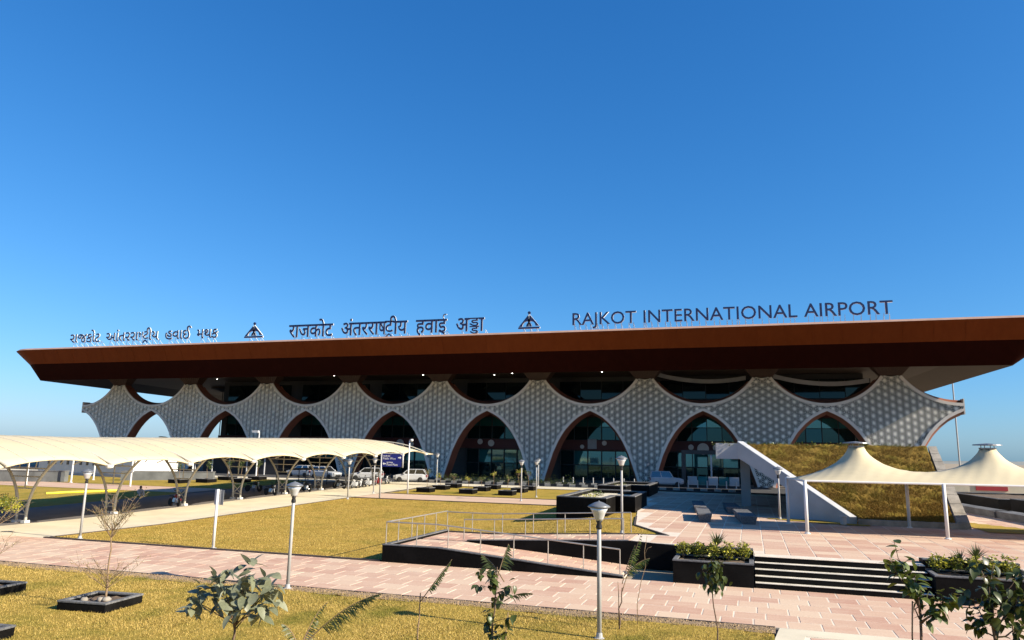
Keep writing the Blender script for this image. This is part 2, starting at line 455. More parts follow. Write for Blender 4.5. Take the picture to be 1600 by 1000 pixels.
def sheet(name, poly, zf, mat, kind='structure', step=None):
    """polygon in xy with a height for each corner"""
    m = MB(); m.add([(x, y, zf(x, y)) for x, y in poly], [tuple(range(len(poly)))])
    o = m.build(name, mat, fix=False)
    if kind: tag(o, kind=kind)
    return o
def gridsheet(name, x0, x1, y0, y1, nx, ny, zf, mat, keep=None):
    vs = []; fs = []
    for j in range(ny+1):
        for i in range(nx+1):
            x = x0+(x1-x0)*i/nx; y = y0+(y1-y0)*j/ny
            vs.append((x, y, zf(x, y)))
    for j in range(ny):
        for i in range(nx):
            if keep is None or keep(x0+(x1-x0)*(i+.5)/nx, y0+(y1-y0)*(j+.5)/ny):
                a = j*(nx+1)+i; fs.append((a, a+1, a+nx+2, a+nx+1))
    m = MB(); m.smooth = True; m.add(vs, fs)
    return tag(m.build(name, mat, fix=False), kind='structure')

def smooth(t): t = min(max(t, 0), 1); return t*t*(3-2*t)
def plaza_edge(y):                # x of the plaza's left edge
    pts = [(36.6,-3.8),(41.3,-6.1),(52,-7.5),(59,-8.0),(70,-9.7),(80,-10.2)]
    if y <= pts[0][0]: return -3.8
    for (a, xa), (b, xb) in zip(pts, pts[1:]):
        if y <= b: return xa+(xb-xa)*(y-a)/(b-a)
    return pts[-1][1]
def lawn_z(x, y):
    z = zl(y)
    b = smooth((x+16.0)/9.0)*smooth((y-34.0)/4.0)
    return z+(0.965-z)*b
LAWN = (-34.6, -3.6, 29.75, 60.3)
gridsheet('lawn', LAWN[0], LAWN[1], LAWN[2], LAWN[3], 62, 62, lambda x, y: lawn_z(x, y)-0.005, MAT['lawn'],
          lambda x, y: x < plaza_edge(y)+0.4 and not (x > -15.0 and y < 36.2))
gridsheet('lawn', -34.0, -9.6, 66.1, 79.0, 24, 12, lambda x, y: lawn_z(x, y) if x > -16 else zl(y), MAT['lawn_back'], lambda x, y: x < -12.9 or y > 66)
gridsheet('lawn', -46.0, 0.45, 3.0, 22.4, 30, 16, lambda x, y: 0.02+0.015*math.sin(x*0.9)*math.cos(y*0.7), MAT['lawn_near'])
gridsheet('lawn', -120.0, -50.6, 33.0, 58.0, 30, 16, lambda x, y: zl(y)+0.01, MAT['lawn_back'])
gridsheet('lawn', -110.0, -51.0, 64.0, 80.0, 30, 10, lambda x, y: zl(y)+0.012, MAT['lawn_back'])
gridsheet('lawn', 0.45, 24.0, 3.0, 19.55, 20, 14, lambda x, y: 0.02+0.015*math.sin(x*0.9)*math.cos(y*0.7), MAT['lawn_near'])
gridsheet('soil_verge', -46.0, 0.5, 22.3, 23.12, 120, 3, lambda x, y: 0.02+0.03*math.sin(x*5.1+y*9)*math.sin(x*2.3), MAT['soil_edge'])
# far pink path and walkway under the canopy
gridsheet('path', -110, -51.0, 58.2, 63.8, 10, 6, lambda x, y: zl(y)+0.012, MAT['slab'])
gridsheet('walkway', -50.4, -34.7, 22.0, 81.6, 8, 40, lambda x, y: zl(y)+0.004, MAT['cream'])
gridsheet('walkway_shaded_paving', -50.6, -41.6, 20.0, 81.0, 6, 40, lambda x, y: zl(y)+0.010, MAT['greypave'])  # grey strip ends at the canopy's shadow edge; shade put into its colour
gridsheet('path', -34.6, -12.2, 60.6, 66.0, 20, 6, lambda x, y: (lawn_z(x, y) if x > -16 else zl(y))+0.006, MAT['slab'])
gridsheet('forecourt', -120, 60, 79.0, 83.2, 10, 3, lambda x, y: max(zl(y), 0.9)+0.02, MAT['cream'], lambda x, y: x < -9)
gridsheet('road', -160, 120, 83.2, 99.0, 8, 3, lambda x, y: 0.97, MAT['asphalt'])
gridsheet('terminal_floor', -108, 26, 98.2, 128, 6, 4, lambda x, y: 1.0, MAT['greypave'])

# kerb strips round the lawns
def kerb(name, pts, zf, w=0.12, h=0.06, mat='kerb_dark'):
    m = MB(); vs = []; fs = []
    for i, p in enumerate(pts):
        a = Vector(pts[max(i-1,0)]); b = Vector(pts[min(i+1,len(pts)-1)])
        d = (b-a).normalized(); n = Vector((-d.y, d.x))*w/2
        z = zf(*p)
        vs += [(p[0]-n.x, p[1]-n.y, z-0.1), (p[0]-n.x, p[1]-n.y, z+h), (p[0]+n.x, p[1]+n.y, z+h), (p[0]+n.x, p[1]+n.y, z-0.1)]
    for i in range(len(pts)-1):
        for k in range(3):
            a = 4*i+k; fs.append((a, a+1, a+5, a+4))
    fs += [(0,1,2,3), tuple(4*(len(pts)-1)+k for k in (3,2,1,0))]
    m.add(vs, fs); return tag(m.build(name, MAT[mat]), kind='structure')
kerb('kerb', [(x, 29.70) for x in np.linspace(-34.6, -15.4, 12)], lambda x, y: 0.0, 0.14, 0.07)
kerb('kerb', [(-34.65, y) for y in np.linspace(29.7, 60.4, 24)], lambda x, y: zl(y), 0.1, 0.03)
kerb('kerb', [(x, 60.45) for x in np.linspace(-34.6, -12.2, 12)], lambda x, y: lawn_z(x, y) if x > -16 else zl(y), 0.12, 0.05)
kerb('kerb', [(x, 66.1) for x in np.linspace(-34.6, -12.6, 12)], lambda x, y: lawn_z(x, y) if x > -16 else zl(y), 0.12, 0.05)
kerb('kerb', [(plaza_edge(y)-0.02, y) for y in np.linspace(36.7, 47.0, 10)], lambda x, y: P-0.03, 0.12, 0.05)
kerb('kerb', [(x, 36.75) for x in np.linspace(-15.2, -3.8, 10)], lambda x, y: 0.62+0.36*smooth((x+13)/8)-0.02, 0.12, 0.05)
kerb('kerb', [(x, 23.17) for x in np.linspace(-46, 0.5, 20)], lambda x, y: 0.0, 0.08, 0.035)
kerb('kerb', [(x, 78.95) for x in np.linspace(-9.8, 2.0, 8)], lambda x, y: P, 0.35, 0.06, 'cream')

# ---- slab paving
SLABX, SLABY, SLABH = 0.93, 0.905, 0.03
def slab_mesh(w, d, g=0.022):
    m = MB(); m.bevbox(-w/2+g, w/2-g, -d/2+g, d/2-g, -SLABH, 0.0, 0.006); return m
def pave(parent, cells, limit=300):
    """cells: (x, y, z, w, d); nearest become objects, the rest one joined part"""
    cells = sorted(cells, key=lambda c: c[0]**2+c[1]**2)
    cache = {}
    vis = []
    rest = []
    for c in cells:
        P3 = Vector((c[0], c[1], c[2]-4.75)); dd = P3.dot(fw)
        inside = dd > 1 and abs(P3.dot(rt)/dd) < 0.72 and abs(P3.dot(up)/dd) < 0.455
        (vis if inside and len(vis) < limit else rest).append(c)
    for (x, y, z, w, d) in vis:
        k = (round(w,3), round(d,3))
        if k not in cache: cache[k] = slab_mesh(w, d).mesh('slab', MAT['slab'])
        o = link('slab', cache[k], parent, (x, y, z+rng.uniform(-0.003, 0.003)), (rng.gauss(0,0.002), rng.gauss(0,0.002), rng.gauss(0,0.004)))
    if rest:
        m = MB(); vals = []
        for (x, y, z, w, d) in rest:
            n0 = len(m.f); g = 0.022
            m.bevbox(x-w/2+g, x+w/2-g, y-d/2+g, y+d/2-g, z-SLABH, z+rng.uniform(-0.003,0.003), 0.006)
            vals += [rng.random()]*(len(m.f)-n0)
        me = m.mesh('slab_field', MAT['slab'], fix=False); set_rnd(me, vals)
        tag(link('slab_field', me, parent), kind='stuff')
def row_cells(x0, x1, y, d, z, off, w=SLABX):
    out = []; x = x0-off*w
    while x < x1-1e-6:
        a = max(x, x0); b = min(x+w, x1)
        if b-a > 0.12: out.append(((a+b)/2, y, z, b-a, d))
        x += w
    return out
mb = MB(); mb.box(-50.3, 24.0, 23.2, 29.62, -0.2, 0.005)
path = tag(mb.build('path', MAT['mortar']), kind='structure')
cells = []
for k in range(7):
    y = 23.2+0.917*(k+0.5)
    cells += row_cells(-50.3, 24.0, y, 0.917, 0.012, 0.5*(k % 2)+0.13*math.sin(k*2.1))
pave(path, cells)
mb = MB(); mb.box(0.62, 24.0, 19.6, 23.19, -0.2, 0.003)
path2 = tag(mb.build('path', MAT['mortar']), kind='structure')
# pale border band, then pink slabs inside
bord = MB(); bord.prism([(0.62,23.15),(24.0,23.15),(24.0,22.35),(1.25,22.35),(0.89,19.6),(0.19,19.6)], -0.03, 0.014, 'Z')
bo = bord.build('border_band', MAT['cream'], path2)
cells = []
for k in range(3):
    y = 22.3-0.917*(k+0.5)
    cells += row_cells(1.35-0.13*(22.3-y)+0.05, 24.0, y, 0.917, 0.010, 0.5*(k % 2))
pave(path2, cells)

# plaza, raised P above the near path
mb = MB()
edge = [(plaza_edge(y), y) for y in (36.6,41.3,52,59,70,79)]
poly = [(-3.0,32.4),(0.0,32.4),(0.0,30.9),(5.9,30.9),(5.9,32.4),(9.02,32.4),(9.02,30.9),(26.0,30.9),(26.0,79.0)]+[(x,y) for x,y in reversed(edge)]+[(-5.2,36.6),(-5.2,33.3),(-3.0,33.3)]
mb.prism(poly, -0.1, P-0.007, 'Z')
plaza = tag(mb.build('plaza', MAT['mortar']), kind='structure')
cells = []
PW = 0.95
for j in range(52):
    y = 31.62+PW*(j+0.5)
    for i in range(40):
        x = -11.0+PW*(i+0.5)
        if x-PW/2 < plaza_edge(y)+0.1 and y > 36.6: continue
        if y <= 36.6 and x-PW/2 < (-5.0 if y > 33.6 else -2.9): continue
        if x < 0.1 and y < 32.9: continue
        if x > 5.9 and x < 8.9 and y < 33.2: continue
        if x+PW/2 > 25.6: continue
        if y > 79-PW/2: continue
        if 4.6 < x < 12.1 and 47.5 < y: continue       # berm stands here
        cells.append((x, y, P, PW, PW))
pave(plaza, cells)
mb = MB(); mb.bevbox(0.03, 5.88, 30.95, 31.58, P-0.06, P+0.003, 0.01); mb.bevbox(9.05, 26.0, 30.95, 31.58, P-0.06, P+0.003, 0.01)
mb.build('edge_course', MAT['mortar'], plaza)
# small lawn strips beside the berm
gridsheet('lawn', 0.9, 6.4, 46.9, 49.6, 10, 6, lambda x, y: P+0.035, MAT['lawn_back'], lambda x, y: y > 49.6-(x-0.2)*0.55)
gridsheet('lawn', 12.0, 17.0, 46.2, 53.5, 10, 10, lambda x, y: P+0.03, MAT['lawn_back'], lambda x, y: y < 53-(x-12.0)*1.5+0.8)

# ================================================================== TERMINAL
FX, FY, BAY, NB = -103.15, 99.25, 15.0, 8
term = empty('airport_terminal', (0, 0, 0), 0, 'long airport terminal with wide brown overhanging roof and white star-lattice arches', 'terminal')
ARCH = [(1.05,1.0),(1.14,1.4),(1.67,2.95),(2.29,4.82),(3.09,6.53),(3.95,7.89),(4.85,8.9),(5.79,9.7),(6.7,10.22),(7.5,10.58)]
def low(d):
    d = abs(d)
    if d <= ARCH[0][0]: return 1.0
    for (a, za), (b, zb) in zip(ARCH, ARCH[1:]):
        if d <= b: return za+(zb-za)*(d-a)/(b-a)
    return ARCH[-1][1]
LR, LCZ, TOPZ, TOPW = 7.63, 19.18, 14.95, 1.15
def upp(d):
    d = abs(d)
    if d <= TOPW: return TOPZ
    return min(TOPZ, LCZ-math.sqrt(max(LR*LR-(7.5-d)**2, 0)))
# star lattice (each lattice triangle split at its centroid; every piece pierced)
A_ = 0.8660254; CX = 0.75
def lattice_mesh():
    m = MB()
    def clampv(p):
        d = max(-7.5, min(7.5, p[0]))
        z = max(low(d)+0.02, min(upp(d)-0.02, p[1]))
        return (d, z)
    def piece(a, b, g):
        c = ((a[0]+b[0]+g[0])/3, (a[1]+b[1]+g[1])/3)
        if abs(c[0]) > 7.5 or not (low(c[0]) < c[1] < upp(c[0])): return
        a, b, g = clampv(a), clampv(b), clampv(g)
        la = math.dist(b, g); lb = math.dist(a, g); lg = math.dist(a, b); s = la+lb+lg
        if s < 0.4: return
        ic = ((a[0]*la+b[0]*lb+g[0]*lg)/s, (a[1]*la+b[1]*lb+g[1]*lg)/s)
        k = 0.76
        inn = [(ic[0]+(p[0]-ic[0])*k, ic[1]+(p[1]-ic[1])*k) for p in (a, b, g)]
        vs = [(p[0], 0.0, p[1]) for p in (a, b, g)]+[(p[0], 0.0, p[1]) for p in inn]+[(p[0], 0.14, p[1]) for p in inn]
        m.add(vs, [(0,1,4,3),(1,2,5,4),(2,0,3,5),(3,4,7,6),(4,5,8,7),(5,3,6,8)])
    for i in range(-11, 12):
        for j in range(-2, 20):
            x0 = i*CX; z0 = 0.9+j*A_+(A_/2 if i % 2 else 0)
            x1 = x0+CX
            v0, v1 = (x0, z0), (x0, z0+A_)
            w = (x1, z0+A_/2)
            g = ((v0[0]+v1[0]+w[0])/3, (v0[1]+v1[1]+w[1])/3)
            for p, q in ((v0, v1), (v1, w), (w, v0)): piece(p, q, g)
            w2 = (x1, z0+A_*1.5)
            g = ((v1[0]+w[0]+w2[0])/3, (v1[1]+w[1]+w2[1])/3)
            for p, q in ((v1, w), (w, w2), (w2, v1)): piece(p, q, g)
    return m.mesh('lattice_screen', MAT['lattice'], fix=False)
LAT = lattice_mesh()
def samples(f, d0, d1, n):
    return [(d0+(d1-d0)*i/n, f(d0+(d1-d0)*i/n)) for i in range(n+1)]

archc = samples(low, 1.05, 7.5, 26)
lensc = samples(upp, 1.15, 7.5, 22)
def offs(c, w, sgn):
    out = []
    for i, p in enumerate(c):
        a = c[max(i-1,0)]; b = c[min(i+1,len(c)-1)]
        dx, dz = b[0]-a[0], b[1]-a[1]; L = math.hypot(dx, dz)
        out.append((min(p[0]-dz/L*w*sgn, 7.5) if i < len(c)-1 else 7.5, p[1]+dx/L*w*sgn))
    return out
def trim_mesh():
    m = MB()
    for sx in (-1, 1):
        for c, sg in ((archc, 1), (lensc, -1)):
            o = offs(c, 0.36, sg)
            n = len(c); y0, y1 = -0.13, 0.06
            vs = [(sx*p[0], y0, p[1]) for p in c]+[(sx*p[0], y0, p[1]) for p in o]+[(sx*p[0], y1, p[1]) for p in o]+[(sx*p[0], y1, p[1]) for p in c]
            fs = []
            for i in range(n-1):
                fs += [(i, i+1, n+i+1, n+i), (n+i, n+i+1, 2*n+i+1, 2*n+i), (3*n+i, 3*n+i+1, i+1, i)]
            m.add(vs, fs)
    return m.mesh('trim_border', MAT['trim'], fix=False)
TRIM = trim_mesh()
DEP = 1.35
def reveal_mesh():
    m = MB()
    ab = [(min(p[0]+0.42*(1-0.75*(p[0]/7.5)**3), 7.5), p[1]-0.38*(p[0]/7.5)) for p in archc]
    ab[0] = (ab[0][0], 1.0)
    lb = [(p[0]+0.0 if i else p[0], p[1]+0.42*min(1, i/4)) for i, p in enumerate(lensc)]
    for sx in (-1, 1):
        for c, b in ((archc, ab), (lensc, lb)):
            n = len(c)
            vs = [(sx*p[0], 0.06, p[1]) for p in c]+[(sx*p[0], DEP, p[1]) for p in b]
            m.add(vs, [(i, i+1, n+i+1, n+i) for i in range(n-1)])
    # back skin
    def lo2(d):
        d = abs(d)
        if d <= ab[0][0]: return 1.0
        for p, q in zip(ab, ab[1:]):
            if d <= q[0]+1e-6: return p[1]+(q[1]-p[1])*(d-p[0])/max(q[0]-p[0], 1e-6)
        return ab[-1][1]
    ds = np.linspace(-7.5, 7.5, 61)
    vs = [(d, DEP, lo2(d)) for d in ds]+[(d, DEP, max(upp(d)+0.42*(1 if abs(d) > 1.6 else 0), lo2(d)+0.05)) for d in ds]
    m.add(vs, [(i, i+1, 62+i, 61+i) for i in range(60)])
    return m.mesh('arch_reveal', MAT['reveal'], fix=False)
REV = reveal_mesh()
def shade_sheet_mesh():  # dark sheet added behind the lattice so its holes read as shade
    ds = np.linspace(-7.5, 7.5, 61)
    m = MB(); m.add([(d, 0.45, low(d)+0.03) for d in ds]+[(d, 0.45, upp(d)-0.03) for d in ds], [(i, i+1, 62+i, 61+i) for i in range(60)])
    return m.mesh('shade_sheet', MAT['hole_shade'], fix=False)
BACK = shade_sheet_mesh()
def capital_mesh():
    m = MB(); n = 9; b = []; t = []
    h = [(-1.2,0.0),(1.2,0.0),(1.2,DEP),(-1.2,DEP)]
    m.hexa([(x,y,TOPZ) for x,y in h], [(x*1.95,(y-1.3)*1.5+1.3,16.25) for x,y in h])
    for i in range(n):                                   # ribs on the front
        a = -1.0+2.0*i/(n-1)
        m.hexa([(a-0.05,-0.05,TOPZ),(a+0.05,-0.05,TOPZ),(a+0.05,0.02,TOPZ),(a-0.05,0.02,TOPZ)],
               [(a*1.95-0.07,-0.72,16.2),(a*1.95+0.07,-0.72,16.2),(a*1.95+0.07,-0.6,16.2),(a*1.95-0.07,-0.6,16.2)])
    return m.mesh('capital', MAT['capital'])
CAP = capital_mesh()
for n in range(NB+1):
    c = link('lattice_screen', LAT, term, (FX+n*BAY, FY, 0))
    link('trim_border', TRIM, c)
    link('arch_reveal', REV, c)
    link('shade_sheet', BACK, c)
    link('capital', CAP, c)
for sx, n in ((-1, 0), (1, NB)):                         # closed tips at both ends
    m = MB(); x = FX+n*BAY+sx*7.5
    m.box(min(x, x+sx*0.12), max(x, x+sx*0.12), FY-0.12, FY+DEP+0.02, 10.2, 12.05)
    m.build('end_cap', MAT['trim'], term)
# roof: stacked outlines give rim, fascia, sloping underside and soffit
def outline(xl, xr, yf, yb, r, n=20):
    pts = []
    sl, sr = -0.13, -0.05
    def sk(x, y, s): return (x+s*(y-yf), y)
    for (cx, cy, a0, s) in ((xl+r, yf+r, 180, sl), (xr-r, yf+r, 270, sr), (xr-r, yb-r, 0, sr), (xl+r, yb-r, 90, sl)):
        for k in range(n+1):
            a = R(a0+90*k/n); pts.append(sk(cx+r*math.cos(a), cy+r*math.sin(a), s))
    return pts
def loop_surface(m, A, za, B, zb):
    n = len(A)
    m.add([(x,y,za) for x,y in A]+[(x,y,zb) for x,y in B], [(i,(i+1)%n,n+(i+1)%n,n+i) for i in range(n)])
YB = 152.0
oS2 = outline(-108.0, 23.0, 95.0, YB-6, 1.0)
oS = outline(-112.0, 27.6, 91.25, YB-3, 0.6)
oB = outline(-114.4, 31.4, 89.3, YB-1, 4.0)
oT = outline(-117.4, 34.0, 88.2, YB, 5.5)
oT2 = outline(-117.1, 33.7, 88.5, YB-0.3, 5.3)
oT3 = outline(-115.6, 32.2, 90.0, YB-1.8, 4.5)
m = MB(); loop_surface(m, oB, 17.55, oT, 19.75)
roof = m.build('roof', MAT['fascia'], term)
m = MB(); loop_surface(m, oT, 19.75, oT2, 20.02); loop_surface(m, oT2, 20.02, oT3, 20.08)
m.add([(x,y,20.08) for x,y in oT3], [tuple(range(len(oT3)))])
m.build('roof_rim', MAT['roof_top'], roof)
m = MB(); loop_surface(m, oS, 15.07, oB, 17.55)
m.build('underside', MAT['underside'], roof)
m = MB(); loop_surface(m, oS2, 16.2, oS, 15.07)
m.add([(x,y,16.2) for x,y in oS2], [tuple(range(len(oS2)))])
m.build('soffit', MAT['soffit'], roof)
# louvre fins along the sunlit right-hand underside
for k in range(6):
    t = (k+0.6)/6.5
    za = 15.07+(17.55-15.07)*t; xx = 27.6+3.8*t; yy = 97.0
    m = MB(); m.bar((xx-0.05*(yy-90)-0.02, yy, za), (xx-0.05*(yy+40-90)-0.02, yy+40, za), 0.07, 4)
    m.build('louvre_fin', MAT['fascia'], roof)
# sheet joints down the front fascia
for k in range(44):
    x = -108.5+3.05*k
    m = MB(); m.bar((x, 89.285, 17.56), (x, 88.185, 19.74), 0.012, 4); m.build('sheet_joint', MAT['fascia'], roof)
# glazed hall set back behind the arches
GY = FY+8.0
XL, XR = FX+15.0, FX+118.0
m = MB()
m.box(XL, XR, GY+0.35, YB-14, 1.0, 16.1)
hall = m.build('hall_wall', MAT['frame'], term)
m = MB(); m.box(XL+0.02, XR-0.02, GY-0.25, GY+0.3, 5.35, 6.75)
band = m.build('maroon_band', MAT['band'], hall)
m = MB(); m.box(XL, XR, GY-0.1, GY+0.3, 10.2, 12.6); m.build('maroon_band', MAT['band'], hall)
glz = {}
def pane(w, h, mat):
    k = (w, h, mat)
    if k not in glz: glz[k] = MB().box(-w/2, w/2, -0.03, 0.03, -h/2, h/2).mesh('pane', MAT[mat])
    return glz[k]
for b in range(1, NB):
    xc = FX+(b+0.5)*BAY
    for i in range(-3, 3):
        for (z, h) in ((2.1,2.0),(4.2,1.9),(7.75,1.8),(9.4,1.3)):
            x = xc+(i+0.5)*2.05
            mat = 'glass_teal' if (z > 9 or (z > 4 and z < 5 and abs(i+0.5) < 2)) else 'glass'
            link('pane', pane(1.97, h, mat), hall, (x, GY+0.25+rng.uniform(-0.01,0.01), z), (rng.gauss(0,0.012), 0, rng.gauss(0,0.012)))
    # clerestory panes seen through the lens-shaped openings
    for i in range(-2, 2):
        link('pane', pane(3.1, 2.6, 'glass_dark'), hall, (xc+(i+0.5)*3.2, GY+0.25, 14.1), (rng.gauss(0,0.012), 0, 0))
    # doors frame lines
    m = MB()
    for i in range(-3, 4): m.box(xc+i*2.05-0.05, xc+i*2.05+0.05, GY-0.05, GY+0.24, 1.0, 5.3)
    for i in range(-3, 4): m.box(xc+i*2.05-0.05, xc+i*2.05+0.05, GY+0.0, GY+0.24, 6.8, 10.15)
    m.build('mullions', MAT['frame'], hall)
# roundels on the maroon band
RM = {}
for b, lst in {2: ((-0.3,0.7),(1.9,0.4)), 3: ((-2.4,0.7),(-0.4,0.42),(4.5,0.55)), 4: ((-3.8,0.42),(-2.0,0.5),(3.2,0.35)), 5: ((-2.8,0.3),(-1.3,0.75),(0.5,0.35)), 6: ((-2.2,0.38),(-0.55,0.8),(1.15,0.4))}.items():
    for dx, r in lst:
        if b == 5 and r == 0.75: continue
        if r not in RM: RM[r] = MB().lathe((0,0,0), [(r,0.0),(r,-0.08),(r*0.8,-0.11),(0,-0.11)], 20, 'Y').mesh('roundel', MAT['trim'])
        link('roundel', RM[r], hall, (FX+(b+0.5)*BAY+dx, GY-0.26, 6.05+0.3*math.sin(dx*3)))
m = MB(); x = FX+5.5*BAY-1.3
m.box(x-0.65, x+0.65, GY-0.35, GY-0.26, 5.5, 6.9); m.build('wall_panel', MAT['concrete'], hall)
# lit downlights under the soffit
DL = MB().lathe((0,0,0), [(0.08,0.0),(0.08,-0.05),(0,-0.05)], 10).mesh('downlight', MAT['lit'])
for x, y in ((-62,100.8),(-60.5,103.4),(-47,101.5),(-36,103),(-32.6,101.2),(-29.5,103.6),(-19.4,101.4),(-88.5,101.6),(-86.2,103.2)):
    link('downlight', DL, roof, (x, y, 16.17))
# pale curved ceiling ribs behind the right-hand openings
for dx, z in ((112.5, 14.2), (97.0, 14.7)):
    m = MB(); pts = []
    for k in range(13):
        t = -1+2*k/12; pts.append((FX+dx+t*6.0, FY+5.0+1.5*t, z+0.75*t*t-0.2*t))
    vs = [(p[0],p[1],p[2]) for p in pts]+[(p[0],p[1],p[2]+0.55) for p in pts]+[(p[0],p[1]+0.4,p[2]+0.55) for p in pts]+[(p[0],p[1]+0.4,p[2]) for p in pts]
    n = 13; fs = []
    for i in range(n-1):
        for q in range(4): fs.append((q*n+i, q*n+i+1, ((q+1)%4)*n+i+1, ((q+1)%4)*n+i))
    m.add(vs, fs); m.build('ceiling_rib', MAT['concrete'], roof)
# slim mast behind the left opening, seen against the sky
m = MB(); m.bar((FX+6.2, 118, 0.9), (FX+6.2, 118, 15.9), 0.09, 8); m.build('prop', MAT['frame'], term)
m = MB(); m.lathe((FX+6.2, 118, 15.2), [(0.1,0),(2.2,0.6),(2.2,0.9),(0.1,0.9)], 20); m.build('prop_head', MAT['soffit'], term)
mt = empty('mast', (35.4, 150, 0.9), 0, 'slim tall grey mast rising behind the right end of the terminal', 'mast')
m = MB(); m.bar((0,0,0), (0,0,24), 0.14, 8, 0.11); m.build('pole', MAT['polewhite'], mt)
m = MB(); m.lathe((0,0,0), [(0.4,0),(0.4,0.2),(0.15,0.35)], 10); m.build('base', MAT['concrete'], mt)

# ------------------------------------------------------------------ roof signs
_tw = {}
def text_mesh(s, extr=0.0):
    c = bpy.data.curves.new('txt', 'FONT'); c.body = s; c.size = 1.0; c.extrude = extr; c.resolution_u = 3; c.offset = 0.014 if not s.isascii() else 0.005
    o = bpy.data.objects.new('txt', c); col.objects.link(o)
    dg = bpy.context.evaluated_depsgraph_get()
    me = bpy.data.meshes.new_from_object(o.evaluated_get(dg))
    bpy.data.objects.remove(o); bpy.data.curves.remove(c)
    return me
def bounds(me):
    v = np.empty(len(me.vertices)*3); me.vertices.foreach_get('co', v); v = v.reshape(-1,3); return v.min(0), v.max(0)
def width(s): a, b = bounds(text_mesh(s)); return b[0]-a[0]
def advance(ch): return width('H'+ch+'H')-width('HH')
def place_text(me, name, parent, ox, sx, sz, x, z, depth, mats):
    """flat text (x,y) -> upright mesh: x along the sign, z up, with white returns"""
    me = me.copy(); me.name = name
    n = len(me.vertices); v = np.empty(n*3); me.vertices.foreach_get('co', v); v = v.reshape(-1,3).copy()
    zz = v[:,2].copy()
    v2 = np.stack([(v[:,0]+ox)*sx+x, np.where(zz > 0, -depth/2, depth/2), v[:,1]*sz+z], 1)
    me.vertices.foreach_set('co', v2.ravel())
    me.materials.clear()
    for q in mats: me.materials.append(q)
    me.update()
    for p in me.polygons: p.material_index = 0 if abs(p.normal.y) > 0.9 else 1
    return link(name, me, parent)
LM = (MAT['navy'], MAT['lettergrey'])
SY = 89.9
def struts(parent, xs, z):
    m = MB(); mesh_ = MB()
    for x in xs:
        s = MB()
        s.bar((x, 0.12, z), (x, 0.12, 20.02), 0.035, 4)
        s.bar((x, 0.12, z+0.1), (x+0.1, 1.3, 20.05), 0.03, 4)
        s.build('strut', MAT['lettergrey'], parent)
# english
sg = empty('roof_sign', (-21.15, SY, 0), 0, 'navy roof lettering reading RAJKOT INTERNATIONAL AIRPORT', 'sign', 'name signs on the terminal roof')
TXT = 'RAJKOT INTERNATIONAL AIRPORT'
adv = [advance(c) if c != ' ' else advance('n')*0.62 for c in TXT]
tot = sum(adv); sx = 37.15/tot
ca, cb = bounds(text_mesh('I')); sz = 1.56/(cb[1]-ca[1])
x = 0.0; stx = []
for c, a in zip(TXT, adv):
    if c != ' ':
        me = text_mesh(c, 0.5); l, h = bounds(me)
        place_text(me, 'letter', sg, 0.0, sx, sz, x*sx, 20.92, 0.22, LM)
        stx += [(x+a*0.3)*sx, (x+a*0.72)*sx]
    x += a
struts(sg, stx, 20.95)
# hindi and gujarati: words built from their glyphs, conjuncts stacked by hand
def indic(label, x0, wtot, top, bot, words, rak, stack, ref):
    o = empty('roof_sign', (x0, SY, 0), 0, label, 'sign', 'name signs on the terminal roof')
    items = []; x = 0.0; GAP = 0.55
    for w in words:
        for tok in w:
            if tok[0] == 'T':
                wd = advance(tok[1]) if len(tok[1]) == 1 else sum([width('ट'+tok[1]+'ट')-width('टट')] if rak else [width('ટ'+tok[1]+'ટ')-width('ટટ')])
                items.append((tok[1], x, 1.0, 1.0, 0.0)); x += wd
            elif tok[0] == 'N':                       # narrowed half letter
                wd = advance(tok[1])*0.70; items.append((tok[1], x, 0.80, 1.0, 0.0)); x += wd
            elif tok[0] == 'R':                       # letter with a caret stroke below
                wd = advance(tok[1]); items.append((tok[1], x, 1.0, 0.88, 0.10)); items.append(('^', x, 1.0, 1.0, wd)); x += wd
            elif tok[0] == 'D':                       # doubled letter, one under the other
                wd = advance(tok[1])
                items.append((tok[1], x, 1.0, 0.62, 0.24)); items.append((tok[1], x+0.04, 0.9, 0.58, -0.13)); x += wd
        x += GAP
    x -= GAP
    ra, rb = bounds(text_mesh(ref)); refh = rb[1]
    sx = wtot/x; sz = (top-bot)/refh
    st = []
    for ch, px, kx, kz, dz in items:
        if ch == '^':
            m = MB(); xm = (px+dz*0.5)*sx; zt = bot+0.02; h = 0.42
            m.bar((xm, -0.05, zt), (xm-0.45, -0.05, zt-h), 0.10, 4); m.bar((xm, -0.05, zt), (xm+0.45, -0.05, zt-h), 0.10, 4)
            m.build('stroke', MAT['navy'], o); continue
        me = text_mesh(ch, 0.5)
        place_text(me, 'letter', o, 0.0, sx*kx, sz*kz, px*sx, bot+dz*sz, 0.13, LM)
        for q in range(max(1, len(ch))): st.append((px+0.35+0.5*q)*sx)
    struts(o, st, bot+0.05)
indic('navy roof lettering in Hindi, middle of the three roof names', -63.2, 30.2, 22.42, 20.62,
      [[('T','राजकोट')], [('T','अंतररा'),('N','ष'),('R','ट'),('T','ीय')], [('T','हवाई')], [('T','अ'),('D','ड'),('T','ा')]], True, True, 'र')
indic('navy roof lettering in Gujarati, leftmost of the three roof names', -104.7, 29.0, 22.35, 20.98,
      [[('T','રાજકોટ')], [('T','આંતરરા'),('N','ષ'),('R','ટ'),('T','ીય')], [('T','હવાઈ')], [('T','મથક')]], False, False, 'ર')
